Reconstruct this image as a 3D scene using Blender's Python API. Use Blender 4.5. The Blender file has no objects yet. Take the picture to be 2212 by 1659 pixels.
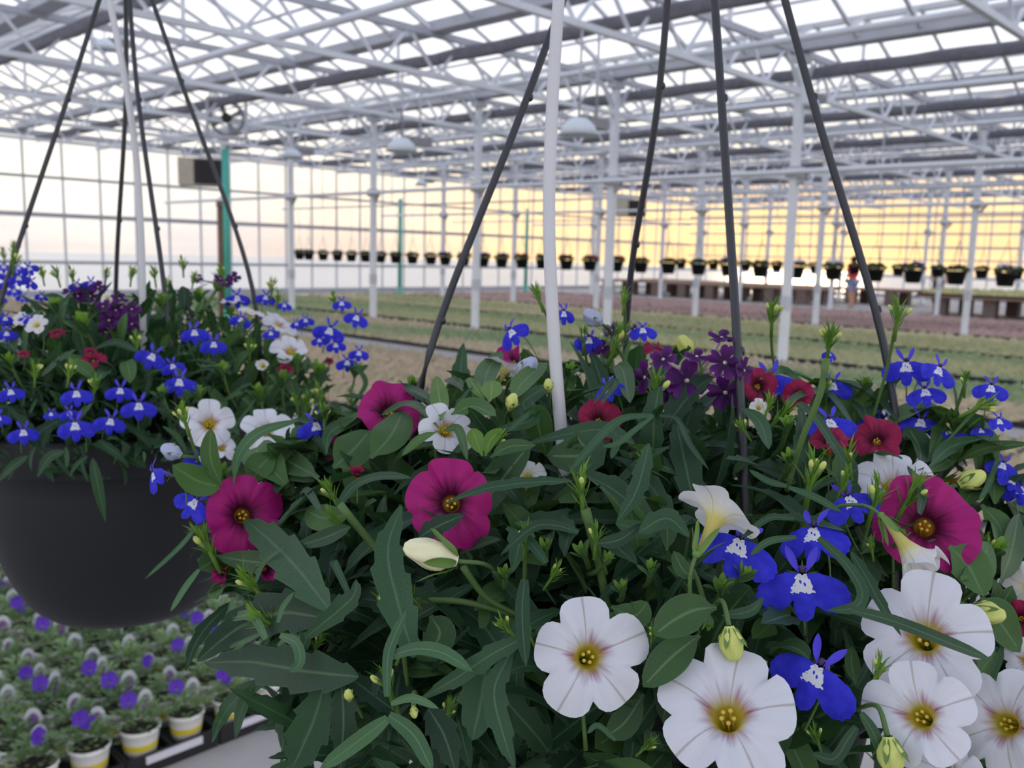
import bpy, math, random
from mathutils import Vector, Matrix, Quaternion
random.seed(7)
PI = math.pi
SC = bpy.context.scene
COL = SC.collection

# ------------------------------------------------------------------ camera
FPX, PCX, PCY = 1950.0, 1106.0, 829.5
EYE = Vector((0.0, 0.0, 1.5))
YAW = math.radians(46.0)          # from the gutter direction (+Y) towards +X
PITCH = math.atan((829.5 - 552.0) / FPX)
ROLL = 0.025
_fh = Vector((math.sin(YAW), math.cos(YAW), 0))
_rh = Vector((math.cos(YAW), -math.sin(YAW), 0))
FWD = _fh * math.cos(PITCH) + Vector((0, 0, -math.sin(PITCH)))
_u0 = _fh * math.sin(PITCH) + Vector((0, 0, math.cos(PITCH)))
RGT = _rh * math.cos(ROLL) + _u0 * math.sin(ROLL)
UPV = _u0 * math.cos(ROLL) - _rh * math.sin(ROLL)
cam_data = bpy.data.cameras.new('camera')
cam = bpy.data.objects.new('camera', cam_data)
COL.objects.link(cam)
cam.matrix_world = Matrix(((RGT.x, UPV.x, -FWD.x, EYE.x), (RGT.y, UPV.y, -FWD.y, EYE.y), (RGT.z, UPV.z, -FWD.z, EYE.z), (0, 0, 0, 1)))
cam_data.sensor_width = 36.0
cam_data.lens = 36.0 * FPX / 2212.0
cam_data.clip_start = 0.01
cam_data.clip_end = 500
cam_data.dof.use_dof = True
cam_data.dof.focus_distance = 0.31
cam_data.dof.aperture_fstop = cam_data.lens / 1.45
SC.camera = cam

def ray(px, py):
    return FWD + RGT * ((px - PCX) / FPX) - UPV * ((py - PCY) / FPX)
def P(px, py, z):
    return EYE + ray(px, py) * z
def P_plane(px, py, h):
    d = ray(px, py)
    return EYE + d * ((h - EYE.z) / d.z)
def px_of(p):
    v = Vector(p) - EYE
    z = v.dot(FWD)
    return (PCX + FPX * v.dot(RGT) / z, PCY - FPX * v.dot(UPV) / z, z)

# ------------------------------------------------------------------ world / exposure
SC.view_settings.view_transform = 'Standard'
SC.view_settings.look = 'None'
SC.view_settings.gamma = 1.0
SC.view_settings.exposure = 0.18
SC.view_settings.use_curve_mapping = False
try:
    SC.cycles.max_bounces = 8
    SC.cycles.transparent_max_bounces = 24
    SC.cycles.diffuse_bounces = 3
    SC.cycles.glossy_bounces = 3
except Exception:
    pass

def lin(c):
    return tuple(((x / 255.0) / 12.92 if x / 255.0 <= 0.04045 else ((x / 255.0 + 0.055) / 1.055) ** 2.4) for x in c)
def rgba(c):
    return lin(c) + (1.0,)

world = bpy.data.worlds.new('dusk_sky')
SC.world = world
world.use_nodes = True
nt = world.node_tree
nt.nodes.clear()
def N(tree, typ, **kw):
    n = tree.nodes.new(typ)
    for k, v in kw.items():
        if k.startswith('i_'):
            key = k[2:]
            n.inputs[int(key) if key.isdigit() else key].default_value = v
        else:
            setattr(n, k, v)
    return n
def L(tree, a, b):
    tree.links.new(a, b)
def ramp(tree, fac, stops, interp='LINEAR'):
    r = tree.nodes.new('ShaderNodeValToRGB')
    r.color_ramp.interpolation = interp
    el = r.color_ramp.elements
    while len(el) > 1:
        el.remove(el[-1])
    el[0].position, el[0].color = stops[0][0], tuple(stops[0][1]) + (1,) if len(stops[0][1]) == 3 else stops[0][1]
    for p, c in stops[1:]:
        e = el.new(p)
        e.color = tuple(c) + (1,) if len(c) == 3 else c
    if fac is not None:
        tree.links.new(fac, r.inputs[0])
    return r
tc = N(nt, 'ShaderNodeTexCoord')
sep = N(nt, 'ShaderNodeSeparateXYZ')
L(nt, tc.outputs['Generated'], sep.inputs[0])
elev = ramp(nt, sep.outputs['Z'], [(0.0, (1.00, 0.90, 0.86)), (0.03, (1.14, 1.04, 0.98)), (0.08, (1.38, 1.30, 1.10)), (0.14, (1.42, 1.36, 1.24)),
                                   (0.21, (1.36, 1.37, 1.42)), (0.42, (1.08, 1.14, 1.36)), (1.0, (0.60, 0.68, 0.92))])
sunaz = math.radians(46.0 + 17.0)
sd = Vector((math.sin(sunaz), math.cos(sunaz), 0.03)).normalized()
dot = N(nt, 'ShaderNodeVectorMath', operation='DOT_PRODUCT')
L(nt, tc.outputs['Generated'], dot.inputs[0])
dot.inputs[1].default_value = sd
glow = ramp(nt, dot.outputs['Value'], [(0.0, (0, 0, 0)), (0.80, (0, 0, 0)), (0.90, (0.30, 0.30, 0.30)), (0.97, (0.85, 0.85, 0.85)), (1.0, (1, 1, 1))], 'EASE')
low = ramp(nt, sep.outputs['Z'], [(0.04, (1, 1, 1)), (0.15, (0, 0, 0))], 'EASE')
glm = N(nt, 'ShaderNodeMath', operation='MULTIPLY')
L(nt, glow.outputs[0], glm.inputs[0]); L(nt, low.outputs[0], glm.inputs[1])
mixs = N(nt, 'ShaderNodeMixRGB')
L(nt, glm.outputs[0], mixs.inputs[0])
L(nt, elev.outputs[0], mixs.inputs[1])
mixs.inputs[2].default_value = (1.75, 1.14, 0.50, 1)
# thin cloud streaks
cmap = N(nt, 'ShaderNodeMapping')
cmap.inputs['Scale'].default_value = (2.0, 2.0, 9.0)
L(nt, tc.outputs['Generated'], cmap.inputs[0])
cn = N(nt, 'ShaderNodeTexNoise')
cn.inputs['Scale'].default_value = 2.2
cn.inputs['Detail'].default_value = 5
L(nt, cmap.outputs[0], cn.inputs['Vector'])
cr = ramp(nt, cn.outputs['Fac'], [(0.38, (0.88, 0.87, 0.90)), (0.62, (1.08, 1.07, 1.04))])
cmul = N(nt, 'ShaderNodeMixRGB', blend_type='MULTIPLY')
cmul.inputs[0].default_value = 1.0
L(nt, mixs.outputs[0], cmul.inputs[1])
L(nt, cr.outputs[0], cmul.inputs[2])
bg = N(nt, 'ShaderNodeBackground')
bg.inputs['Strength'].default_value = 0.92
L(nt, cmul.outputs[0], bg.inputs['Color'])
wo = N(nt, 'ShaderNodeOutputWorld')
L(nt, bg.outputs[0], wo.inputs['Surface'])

# the low sun behind the far wall, veiled by haze
sun_d = bpy.data.lights.new('low_sun', 'SUN')
sun_d.energy = 0.5
sun_d.color = (1.0, 0.72, 0.42)
sun_d.angle = math.radians(8)
sun = bpy.data.objects.new('low_sun', sun_d)
COL.objects.link(sun)
sun.rotation_euler = (-Vector((sd.x, sd.y, 0.10)).normalized()).to_track_quat('-Z', 'Y').to_euler()

# ------------------------------------------------------------------ materials
MATS = {}
def newmat(name):
    m = bpy.data.materials.new(name)
    m.use_nodes = True
    t = m.node_tree
    t.nodes.clear()
    out = t.nodes.new('ShaderNodeOutputMaterial')
    MATS[name] = m
    return m, t, out
def plain(name, col, rough=0.5, metal=0.0, noise=0.10, scale=20.0, spec=0.5, coord='Object'):
    m, t, out = newmat(name)
    b = N(t, 'ShaderNodeBsdfPrincipled')
    tcn = N(t, 'ShaderNodeTexCoord')
    nz = N(t, 'ShaderNodeTexNoise')
    nz.inputs['Scale'].default_value = scale
    nz.inputs['Detail'].default_value = 4
    L(t, tcn.outputs[coord], nz.inputs['Vector'])
    c = lin(col)
    r = ramp(t, nz.outputs['Fac'], [(0.3, tuple(x * (1 - noise) for x in c)), (0.7, tuple(min(1, x * (1 + noise)) for x in c))])
    L(t, r.outputs[0], b.inputs['Base Color'])
    b.inputs['Roughness'].default_value = rough
    b.inputs['Metallic'].default_value = metal
    b.inputs['Specular IOR Level'].default_value = spec
    L(t, b.outputs[0], out.inputs['Surface'])
    return m

def leafmat(name, base, light, rib, trans=0.25, rough=0.55):
    m, t, out = newmat(name)
    uv = N(t, 'ShaderNodeUVMap')
    s = N(t, 'ShaderNodeSeparateXYZ')
    L(t, uv.outputs[0], s.inputs[0])
    ab = N(t, 'ShaderNodeMath', operation='SUBTRACT'); ab.inputs[1].default_value = 0.5
    L(t, s.outputs['X'], ab.inputs[0])
    ab2 = N(t, 'ShaderNodeMath', operation='ABSOLUTE')
    L(t, ab.outputs[0], ab2.inputs[0])
    geo = N(t, 'ShaderNodeNewGeometry')
    nz = N(t, 'ShaderNodeTexNoise')
    nz.inputs['Scale'].default_value = 34.0
    nz.inputs['Detail'].default_value = 3
    L(t, geo.outputs['Position'], nz.inputs['Vector'])
    oi = N(t, 'ShaderNodeObjectInfo')
    add = N(t, 'ShaderNodeMath', operation='ADD')
    L(t, nz.outputs['Fac'], add.inputs[0]); L(t, oi.outputs['Random'], add.inputs[1])
    sc = N(t, 'ShaderNodeMath', operation='MULTIPLY'); sc.inputs[1].default_value = 0.5
    L(t, add.outputs[0], sc.inputs[0])
    cr = ramp(t, sc.outputs[0], [(0.22, lin(base)), (0.78, lin(light))])
    # side veins: fine relief in colour
    vm = N(t, 'ShaderNodeMapping'); vm.inputs['Scale'].default_value = (3.0, 16.0, 1.0)
    L(t, uv.outputs[0], vm.inputs[0])
    nz2 = N(t, 'ShaderNodeTexNoise'); nz2.inputs['Scale'].default_value = 5.0; nz2.inputs['Detail'].default_value = 3
    L(t, vm.outputs[0], nz2.inputs['Vector'])
    vr = ramp(t, nz2.outputs['Fac'], [(0.35, (0.86, 0.88, 0.86)), (0.65, (1.1, 1.1, 1.08))])
    mul = N(t, 'ShaderNodeMixRGB', blend_type='MULTIPLY'); mul.inputs[0].default_value = 1.0
    L(t, cr.outputs[0], mul.inputs[1]); L(t, vr.outputs[0], mul.inputs[2])
    rr = ramp(t, ab2.outputs[0], [(0.0, (0.7,) * 3), (0.02, (0.45,) * 3), (0.06, (0, 0, 0)), (0.47, (0, 0, 0)), (0.5, (0.22,) * 3)])
    mx = N(t, 'ShaderNodeMixRGB')
    L(t, rr.outputs[0], mx.inputs[0]); L(t, mul.outputs[0], mx.inputs[1]); mx.inputs[2].default_value = rgba(rib)
    b = N(t, 'ShaderNodeBsdfPrincipled')
    L(t, mx.outputs[0], b.inputs['Base Color'])
    b.inputs['Roughness'].default_value = rough
    b.inputs['Specular IOR Level'].default_value = 0.35
    b.inputs['Sheen Weight'].default_value = 0.04
    b.inputs['Sheen Tint'].default_value = (0.75, 0.85, 0.9, 1)
    bump = N(t, 'ShaderNodeBump'); bump.inputs['Strength'].default_value = 0.12; bump.inputs['Distance'].default_value = 0.0005
    L(t, nz2.outputs['Fac'], bump.inputs['Height']); L(t, bump.outputs[0], b.inputs['Normal'])
    tr = N(t, 'ShaderNodeBsdfTranslucent')
    tcol = N(t, 'ShaderNodeMixRGB', blend_type='MULTIPLY'); tcol.inputs[0].default_value = 1.0
    L(t, mx.outputs[0], tcol.inputs[1]); tcol.inputs[2].default_value = (1.35, 1.5, 0.6, 1)
    L(t, tcol.outputs[0], tr.inputs[0])
    ms = N(t, 'ShaderNodeMixShader'); ms.inputs[0].default_value = trans
    L(t, b.outputs[0], ms.inputs[1]); L(t, tr.outputs[0], ms.inputs[2])
    L(t, ms.outputs[0], out.inputs['Surface'])
    return m

leafmat('lobelia_leaf', (32, 60, 42), (58, 94, 62), (96, 128, 92))
leafmat('calibrachoa_leaf', (40, 70, 42), (80, 116, 62), (112, 142, 98))
leafmat('young_leaf', (86, 128, 44), (124, 160, 66), (150, 178, 96), trans=0.35)
leafmat('verbena_leaf', (34, 58, 42), (54, 86, 58), (84, 110, 82))
leafmat('filler_leaf', (30, 54, 36), (52, 84, 52), (80, 108, 76))
leafmat('grey_leaf', (60, 96, 66), (88, 126, 86), (120, 150, 114))
leafmat('flat_foliage', (82, 112, 66), (138, 164, 112), (150, 172, 124))
plain('stem_green', (78, 108, 52), 0.55, scale=60)
plain('calyx_green', (98, 132, 60), 0.55, scale=80)
plain('bud_yellow', (196, 204, 110), 0.5, scale=120, noise=0.15)
plain('bud_cream', (232, 228, 186), 0.5, scale=120, noise=0.08)
plain('pollen', (206, 178, 70), 0.7, scale=200)
plain('pot_black', (15, 18, 23), 0.6, scale=12, noise=0.12)
plain('strap_dark', (46, 48, 55), 0.42, scale=60)
plain('tube_white', (204, 204, 206), 0.5, scale=30, noise=0.05)
plain('hook_steel', (120, 122, 126), 0.35, metal=0.9)
plain('soil', (48, 38, 30), 0.95, scale=150, noise=0.5)
plain('steel_white', (236, 239, 244), 0.45, scale=3, noise=0.05)
plain('steel_grey', (208, 211, 218), 0.5, scale=3, noise=0.07)
plain('alu_dark', (186, 188, 196), 0.5, scale=3, noise=0.08)
plain('curtain_dark', (138, 138, 148), 0.85, scale=9, noise=0.15)
plain('pipe_green', (86, 188, 170), 0.45, scale=5)
plain('pipe_brown', (128, 92, 78), 0.6, scale=5)
plain('lamp_white', (226, 236, 242), 0.35, scale=5, noise=0.03)
plain('lamp_grey', (150, 150, 156), 0.5)
plain('heater_beige', (206, 196, 176), 0.6, scale=5)
plain('heater_dark', (58, 54, 54), 0.6)
plain('tray_black', (26, 27, 30), 0.55)
plain('pot_white', (226, 224, 220), 0.5, noise=0.04)
plain('band_yellow', (222, 202, 50), 0.5, noise=0.05)
plain('strip_white', (210, 208, 216), 0.5, noise=0.03)
plain('petal_violet', (84, 34, 170), 0.6, scale=90)
plain('bench_wood', (140, 112, 96), 0.8)
plain('block_grey', (124, 108, 102), 0.85)
plain('shirt_red', (226, 60, 70), 0.8)
plain('shorts_blue', (150, 158, 190), 0.8)
plain('skin', (206, 156, 128), 0.55, noise=0.05)
plain('hair_dark', (46, 36, 32), 0.7)
plain('shirt_green', (60, 84, 74), 0.8)
plain('trousers_dark', (44, 48, 52), 0.8)
plain('far_green', (58, 74, 44), 0.8, scale=8, noise=0.3)
plain('far_red', (168, 40, 44), 0.7, scale=8, noise=0.2)
plain('far_purple', (78, 66, 120), 0.7, scale=8, noise=0.2)
plain('far_white', (214, 212, 222), 0.7)
plain('far_blue', (62, 70, 150), 0.7)

def petal_mat(name):
    m, t, out = newmat(name)
    return m, t, out
def finish_petal(t, out, col_socket, trans=0.3, rough=0.6, tint=(1, 1, 1, 1)):
    b = N(t, 'ShaderNodeBsdfPrincipled')
    L(t, col_socket, b.inputs['Base Color'])
    b.inputs['Roughness'].default_value = rough
    b.inputs['Specular IOR Level'].default_value = 0.25
    tr = N(t, 'ShaderNodeBsdfTranslucent')
    mu = N(t, 'ShaderNodeMixRGB', blend_type='MULTIPLY'); mu.inputs[0].default_value = 1.0
    L(t, col_socket, mu.inputs[1]); mu.inputs[2].default_value = tint
    L(t, mu.outputs[0], tr.inputs[0])
    ms = N(t, 'ShaderNodeMixShader'); ms.inputs[0].default_value = trans
    L(t, b.outputs[0], ms.inputs[1]); L(t, tr.outputs[0], ms.inputs[2])
    L(t, ms.outputs[0], out.inputs['Surface'])
def math_(t, op, a, b=None):
    n = N(t, 'ShaderNodeMath', operation=op)
    for i, v in enumerate((a, b)):
        if v is None:
            continue
        if isinstance(v, (int, float)):
            n.inputs[i].default_value = v
        else:
            L(t, v, n.inputs[i])
    return n.outputs[0]

def corolla_mat(name, face, face2, throat, ring, vein, veinamt, ring_lo, ring_hi, tlo=0.44, thi=0.55, patch=0.0):
    # UV: u = angle/2pi (lobe centres at multiples of 1/5), v = position from tube base (0) to rim (1)
    m, t, out = newmat(name)
    uv = N(t, 'ShaderNodeUVMap')
    s = N(t, 'ShaderNodeSeparateXYZ'); L(t, uv.outputs[0], s.inputs[0])
    u, v = s.outputs['X'], s.outputs['Y']
    nm = N(t, 'ShaderNodeMapping'); nm.inputs['Scale'].default_value = (34.0, 2.2, 1.0)
    L(t, uv.outputs[0], nm.inputs[0])
    nz = N(t, 'ShaderNodeTexNoise'); nz.inputs['Scale'].default_value = 1.0; nz.inputs['Detail'].default_value = 3
    L(t, nm.outputs[0], nz.inputs['Vector'])
    jit = math_(t, 'MULTIPLY', math_(t, 'SUBTRACT', nz.outputs['Fac'], 0.5), 0.30)
    vj = math_(t, 'ADD', v, jit)
    base = ramp(t, nz.outputs['Fac'], [(0.3, lin(face)), (0.7, lin(face2))])
    rmask = ramp(t, vj, [(ring_lo, (1, 1, 1)), (ring_hi, (0, 0, 0))])
    pm = N(t, 'ShaderNodeMapping'); pm.inputs['Scale'].default_value = (4.0, 0.4, 1.0); L(t, uv.outputs[0], pm.inputs[0])
    pn = N(t, 'ShaderNodeTexNoise'); pn.inputs['Scale'].default_value = 1.6; L(t, pm.outputs[0], pn.inputs['Vector'])
    pr = ramp(t, pn.outputs['Fac'], [(0.40, (1 - patch,) * 3), (0.56, (1, 1, 1))])
    rfac = math_(t, 'MULTIPLY', rmask.outputs[0], pr.outputs[0])
    m1 = N(t, 'ShaderNodeMixRGB'); L(t, rfac, m1.inputs[0]); L(t, base.outputs[0], m1.inputs[1]); m1.inputs[2].default_value = rgba(ring)
    tmask = ramp(t, v, [(tlo, (1, 1, 1)), (thi, (0, 0, 0))])
    m2 = N(t, 'ShaderNodeMixRGB'); L(t, tmask.outputs[0], m2.inputs[0]); L(t, m1.outputs[0], m2.inputs[1]); m2.inputs[2].default_value = rgba(throat)
    # vein lines at the lobe centres
    f = math_(t, 'FRACT', math_(t, 'ADD', math_(t, 'MULTIPLY', u, 5.0), 0.5))
    d = math_(t, 'ABSOLUTE', math_(t, 'SUBTRACT', f, 0.5))
    vm = ramp(t, d, [(0.0, (veinamt,) * 3), (0.012, (veinamt * 0.6,) * 3), (0.030, (0, 0, 0))])
    m3 = N(t, 'ShaderNodeMixRGB'); L(t, vm.outputs[0], m3.inputs[0]); L(t, m2.outputs[0], m3.inputs[1]); m3.inputs[2].default_value = rgba(vein)
    finish_petal(t, out, m3.outputs[0], 0.28)
    return m
corolla_mat('white_corolla', (222, 224, 232), (230, 231, 238), (200, 182, 56), (150, 56, 100), (150, 136, 112), 0.65, 0.48, 0.64, 0.42, 0.56, 0.85)
corolla_mat('white_corolla_pale', (224, 225, 228), (230, 230, 228), (214, 204, 120), (228, 222, 170), (176, 160, 110), 0.8, 0.40, 0.72)
corolla_mat('magenta_corolla', (164, 28, 112), (182, 36, 124), (196, 134, 36), (72, 10, 44), (132, 20, 88), 0.35, 0.50, 0.74, 0.36, 0.45)
corolla_mat('crimson_corolla', (140, 26, 66), (164, 34, 82), (190, 120, 36), (76, 12, 36), (104, 16, 46), 0.4, 0.5, 0.75, 0.34, 0.43)

# lobelia lip: UV carries the flat petal position, eye white with two small blue marks
m, t, out = newmat('lobelia_lip')
uv = N(t, 'ShaderNodeUVMap')
s = N(t, 'ShaderNodeSeparateXYZ'); L(t, uv.outputs[0], s.inputs[0])
x = math_(t, 'SUBTRACT', s.outputs['X'], 0.5); y = math_(t, 'SUBTRACT', s.outputs['Y'], 0.5)
nz = N(t, 'ShaderNodeTexNoise'); nz.inputs['Scale'].default_value = 26.0; nz.inputs['Detail'].default_value = 3
L(t, uv.outputs[0], nz.inputs['Vector'])
jit = math_(t, 'MULTIPLY', math_(t, 'SUBTRACT', nz.outputs['Fac'], 0.5), 0.09)
ax = math_(t, 'ABSOLUTE', x)
# trapezium: narrow at the top, wider and ragged below
inx = math_(t, 'LESS_THAN', math_(t, 'ADD', ax, jit), math_(t, 'ADD', 0.040, math_(t, 'MULTIPLY', y, -0.40)))
iny = math_(t, 'GREATER_THAN', math_(t, 'ADD', y, jit), -0.165)
eye = math_(t, 'MULTIPLY', inx, iny)
dx = math_(t, 'SUBTRACT', ax, 0.018); dy = math_(t, 'ADD', math_(t, 'ADD', y, 0.078), math_(t, 'MULTIPLY', x, 0.6))
dd = math_(t, 'ADD', math_(t, 'MULTIPLY', dx, dx), math_(t, 'MULTIPLY', math_(t, 'MULTIPLY', dy, dy), 0.45))
dots = math_(t, 'LESS_THAN', dd, 0.00011)
eye2 = math_(t, 'MULTIPLY', eye, math_(t, 'SUBTRACT', 1.0, dots))
nz3 = N(t, 'ShaderNodeTexNoise'); nz3.inputs['Scale'].default_value = 9.0
L(t, uv.outputs[0], nz3.inputs['Vector'])
bc = ramp(t, nz3.outputs['Fac'], [(0.3, lin((46, 42, 196))), (0.7, lin((58, 62, 222)))])
mx = N(t, 'ShaderNodeMixRGB'); L(t, eye2, mx.inputs[0]); L(t, bc.outputs[0], mx.inputs[1]); mx.inputs[2].default_value = rgba((228, 232, 240))
geo = N(t, 'ShaderNodeNewGeometry')
mb = N(t, 'ShaderNodeMixRGB'); L(t, geo.outputs['Backfacing'], mb.inputs[0]); L(t, mx.outputs[0], mb.inputs[1]); mb.inputs[2].default_value = rgba((120, 118, 226))
finish_petal(t, out, mb.outputs[0], 0.22)
plain('lobelia_blue', (66, 52, 200), 0.6, scale=90)
plain('lobelia_tube', (104, 92, 196), 0.6, scale=90)
plain('lobelia_dark', (60, 44, 84), 0.6)
plain('lobelia_bud_blue', (170, 176, 206), 0.6, scale=60)

# verbena petals
m, t, out = newmat('verbena_petal')
uv = N(t, 'ShaderNodeUVMap'); s = N(t, 'ShaderNodeSeparateXYZ'); L(t, uv.outputs[0], s.inputs[0])
c = ramp(t, s.outputs['Y'], [(0.0, lin((170, 156, 150))), (0.055, lin((150, 130, 130))), (0.09, lin((40, 12, 46))), (0.55, lin((66, 16, 84))), (1.0, lin((96, 26, 118)))])
finish_petal(t, out, c.outputs[0], 0.15)
plain('verbena_tube', (206, 186, 190), 0.6)

# glass
m, t, out = newmat('glass')
tr = N(t, 'ShaderNodeBsdfTransparent'); tr.inputs[0].default_value = (0.985, 0.988, 0.988, 1)
gl = N(t, 'ShaderNodeBsdfGlossy'); gl.inputs['Roughness'].default_value = 0.06
ms = N(t, 'ShaderNodeMixShader'); ms.inputs[0].default_value = 0.025; L(t, tr.outputs[0], ms.inputs[1]); L(t, gl.outputs[0], ms.inputs[2])
L(t, ms.outputs[0], out.inputs['Surface'])
# clear plastic plant tag
plain('tag_plastic', (196, 200, 204), 0.35, noise=0.05)
plain('tag_print', (132, 92, 150), 0.5, scale=60, noise=0.3)

# concrete
m, t, out = newmat('concrete')
tcn = N(t, 'ShaderNodeTexCoord')
nz = N(t, 'ShaderNodeTexNoise'); nz.inputs['Scale'].default_value = 3.1; nz.inputs['Detail'].default_value = 10; nz.inputs['Roughness'].default_value = 0.68
L(t, tcn.outputs['Object'], nz.inputs['Vector'])
c = ramp(t, nz.outputs['Fac'], [(0.3, lin((160, 156, 152))), (0.7, lin((178, 174, 168)))])
b = N(t, 'ShaderNodeBsdfPrincipled'); L(t, c.outputs[0], b.inputs['Base Color']); b.inputs['Roughness'].default_value = 0.75
L(t, b.outputs[0], out.inputs['Surface'])
plain('outdoor_ground', (182, 180, 178), 0.28, scale=0.05, noise=0.06)

def bedmat(name, a, bcol, scale, fx=1.0):
    m, t, out = newmat(name)
    geo = N(t, 'ShaderNodeNewGeometry')
    mp = N(t, 'ShaderNodeMapping'); mp.inputs['Scale'].default_value = (fx, scale, 1)
    L(t, geo.outputs['Position'], mp.inputs[0])
    nz = N(t, 'ShaderNodeTexNoise'); nz.inputs['Scale'].default_value = 1.0; nz.inputs['Detail'].default_value = 1
    L(t, mp.outputs[0], nz.inputs['Vector'])
    nz2 = N(t, 'ShaderNodeTexNoise'); nz2.inputs['Scale'].default_value = 9.0; nz2.inputs['Detail'].default_value = 3
    L(t, geo.outputs['Position'], nz2.inputs['Vector'])
    c = ramp(t, nz.outputs['Fac'], [(0.46, lin(a)), (0.54, lin(bcol))])
    v = ramp(t, nz2.outputs['Fac'], [(0.3, (0.75,) * 3), (0.7, (1.2,) * 3)])
    mu = N(t, 'ShaderNodeMixRGB', blend_type='MULTIPLY'); mu.inputs[0].default_value = 1
    L(t, c.outputs[0], mu.inputs[1]); L(t, v.outputs[0], mu.inputs[2])
    b = N(t, 'ShaderNodeBsdfPrincipled'); L(t, mu.outputs[0], b.inputs['Base Color']); b.inputs['Roughness'].default_value = 0.9
    L(t, b.outputs[0], out.inputs['Surface'])
bedmat('bed_tan', (184, 164, 134), (174, 160, 126), 0.15)
bedmat('bed_green_tan', (132, 150, 104), (186, 170, 136), 0.12, 0.35)
bedmat('bed_green', (140, 156, 108), (172, 170, 122), 0.08, 0.25)
bedmat('bed_olive', (190, 180, 136), (164, 164, 114), 0.08, 0.3)
bedmat('bed_mauve', (182, 150, 140), (160, 132, 124), 0.08, 0.3)
bedmat('bed_bench', (184, 184, 122), (200, 196, 136), 0.08, 0.3)

# ------------------------------------------------------------------ mesh helpers
class MB:
    def __init__(s):
        s.v, s.f, s.uv = [], [], []
    def add(s, vs, fs, uvs=None):
        o = len(s.v)
        s.v += [tuple(p) for p in vs]
        s.f += [tuple(i + o for i in f) for f in fs]
        if uvs is None:
            uvs = [(0.3, 0.5)] * len(vs)
        s.uv += uvs
    def mesh(s, name, mat, smooth=True):
        me = bpy.data.meshes.new(name)
        me.from_pydata(s.v, [], s.f)
        uvl = me.uv_layers.new(name='UVMap')
        idx = [0] * len(me.loops)
        me.loops.foreach_get('vertex_index', idx)
        flat = []
        for i in idx:
            flat += s.uv[i]
        uvl.data.foreach_set('uv', flat)
        if smooth:
            me.polygons.foreach_set('use_smooth', [True] * len(me.polygons))
        me.materials.append(MATS[mat] if isinstance(mat, str) else mat)
        me.update()
        return me
    def box(s, c, d):
        cx, cy, cz = c; dx, dy, dz = d[0] / 2, d[1] / 2, d[2] / 2
        vs = [(cx + a * dx, cy + b * dy, cz + e * dz) for a in (-1, 1) for b in (-1, 1) for e in (-1, 1)]
        s.add(vs, [(0, 1, 3, 2), (4, 6, 7, 5), (0, 4, 5, 1), (2, 3, 7, 6), (0, 2, 6, 4), (1, 5, 7, 3)])
    def bar(s, a, b, w, h=None, up=Vector((0, 0, 1))):
        a, b = Vector(a), Vector(b); h = h or w
        d = (b - a).normalized()
        if abs(d.dot(up)) > 0.98:
            up = Vector((0, 1, 0))
        x = d.cross(up).normalized() * w / 2; y = x.normalized().cross(d) * h / 2
        vs = [p + i * x + j * y for p in (a, b) for i in (-1, 1) for j in (-1, 1)]
        s.add(vs, [(0, 1, 3, 2), (4, 6, 7, 5), (0, 4, 5, 1), (2, 3, 7, 6), (0, 2, 6, 4), (1, 5, 7, 3)])
    def tube(s, pts, r, n=8, cap=True):
        pts = [Vector(p) for p in pts]
        rs = r if isinstance(r, (list, tuple)) else [r] * len(pts)
        ref = Vector((0.13, 0.21, 0.97))
        vs, fs = [], []
        for i, p in enumerate(pts):
            d = (pts[min(i + 1, len(pts) - 1)] - pts[max(i - 1, 0)]).normalized()
            if abs(d.dot(ref)) > 0.95:
                x = d.cross(Vector((1, 0, 0))).normalized()
            else:
                x = d.cross(ref).normalized()
            y = x.cross(d)
            for k in range(n):
                a = 2 * PI * k / n
                vs.append(p + (x * math.cos(a) + y * math.sin(a)) * rs[i])
        for i in range(len(pts) - 1):
            for k in range(n):
                fs.append((i * n + k, i * n + (k + 1) % n, (i + 1) * n + (k + 1) % n, (i + 1) * n + k))
        if cap:
            fs.append(tuple(range(n - 1, -1, -1)))
            fs.append(tuple(range((len(pts) - 1) * n, len(pts) * n)))
        s.add(vs, fs)
    def lathe(s, prof, n=32, c=(0, 0, 0), close=False):
        vs, fs = [], []
        for r, z in prof:
            for k in range(n):
                a = 2 * PI * k / n
                vs.append((c[0] + r * math.cos(a), c[1] + r * math.sin(a), c[2] + z))
        for i in range(len(prof) - 1):
            for k in range(n):
                fs.append((i * n + k, i * n + (k + 1) % n, (i + 1) * n + (k + 1) % n, (i + 1) * n + k))
        s.add(vs, fs)
    def blob(s, c, rx, ry, rz, n=8, m=6, rot=None):
        vs, fs = [], []
        c = Vector(c)
        for j in range(m + 1):
            ph = PI * j / m
            for k in range(n):
                a = 2 * PI * k / n
                p = Vector((rx * math.sin(ph) * math.cos(a), ry * math.sin(ph) * math.sin(a), rz * math.cos(ph)))
                if rot is not None:
                    p = rot @ p
                vs.append(c + p)
        for j in range(m):
            for k in range(n):
                fs.append((j * n + k, (j + 1) * n + k, (j + 1) * n + (k + 1) % n, j * n + (k + 1) % n))
        s.add(vs, fs)

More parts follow.
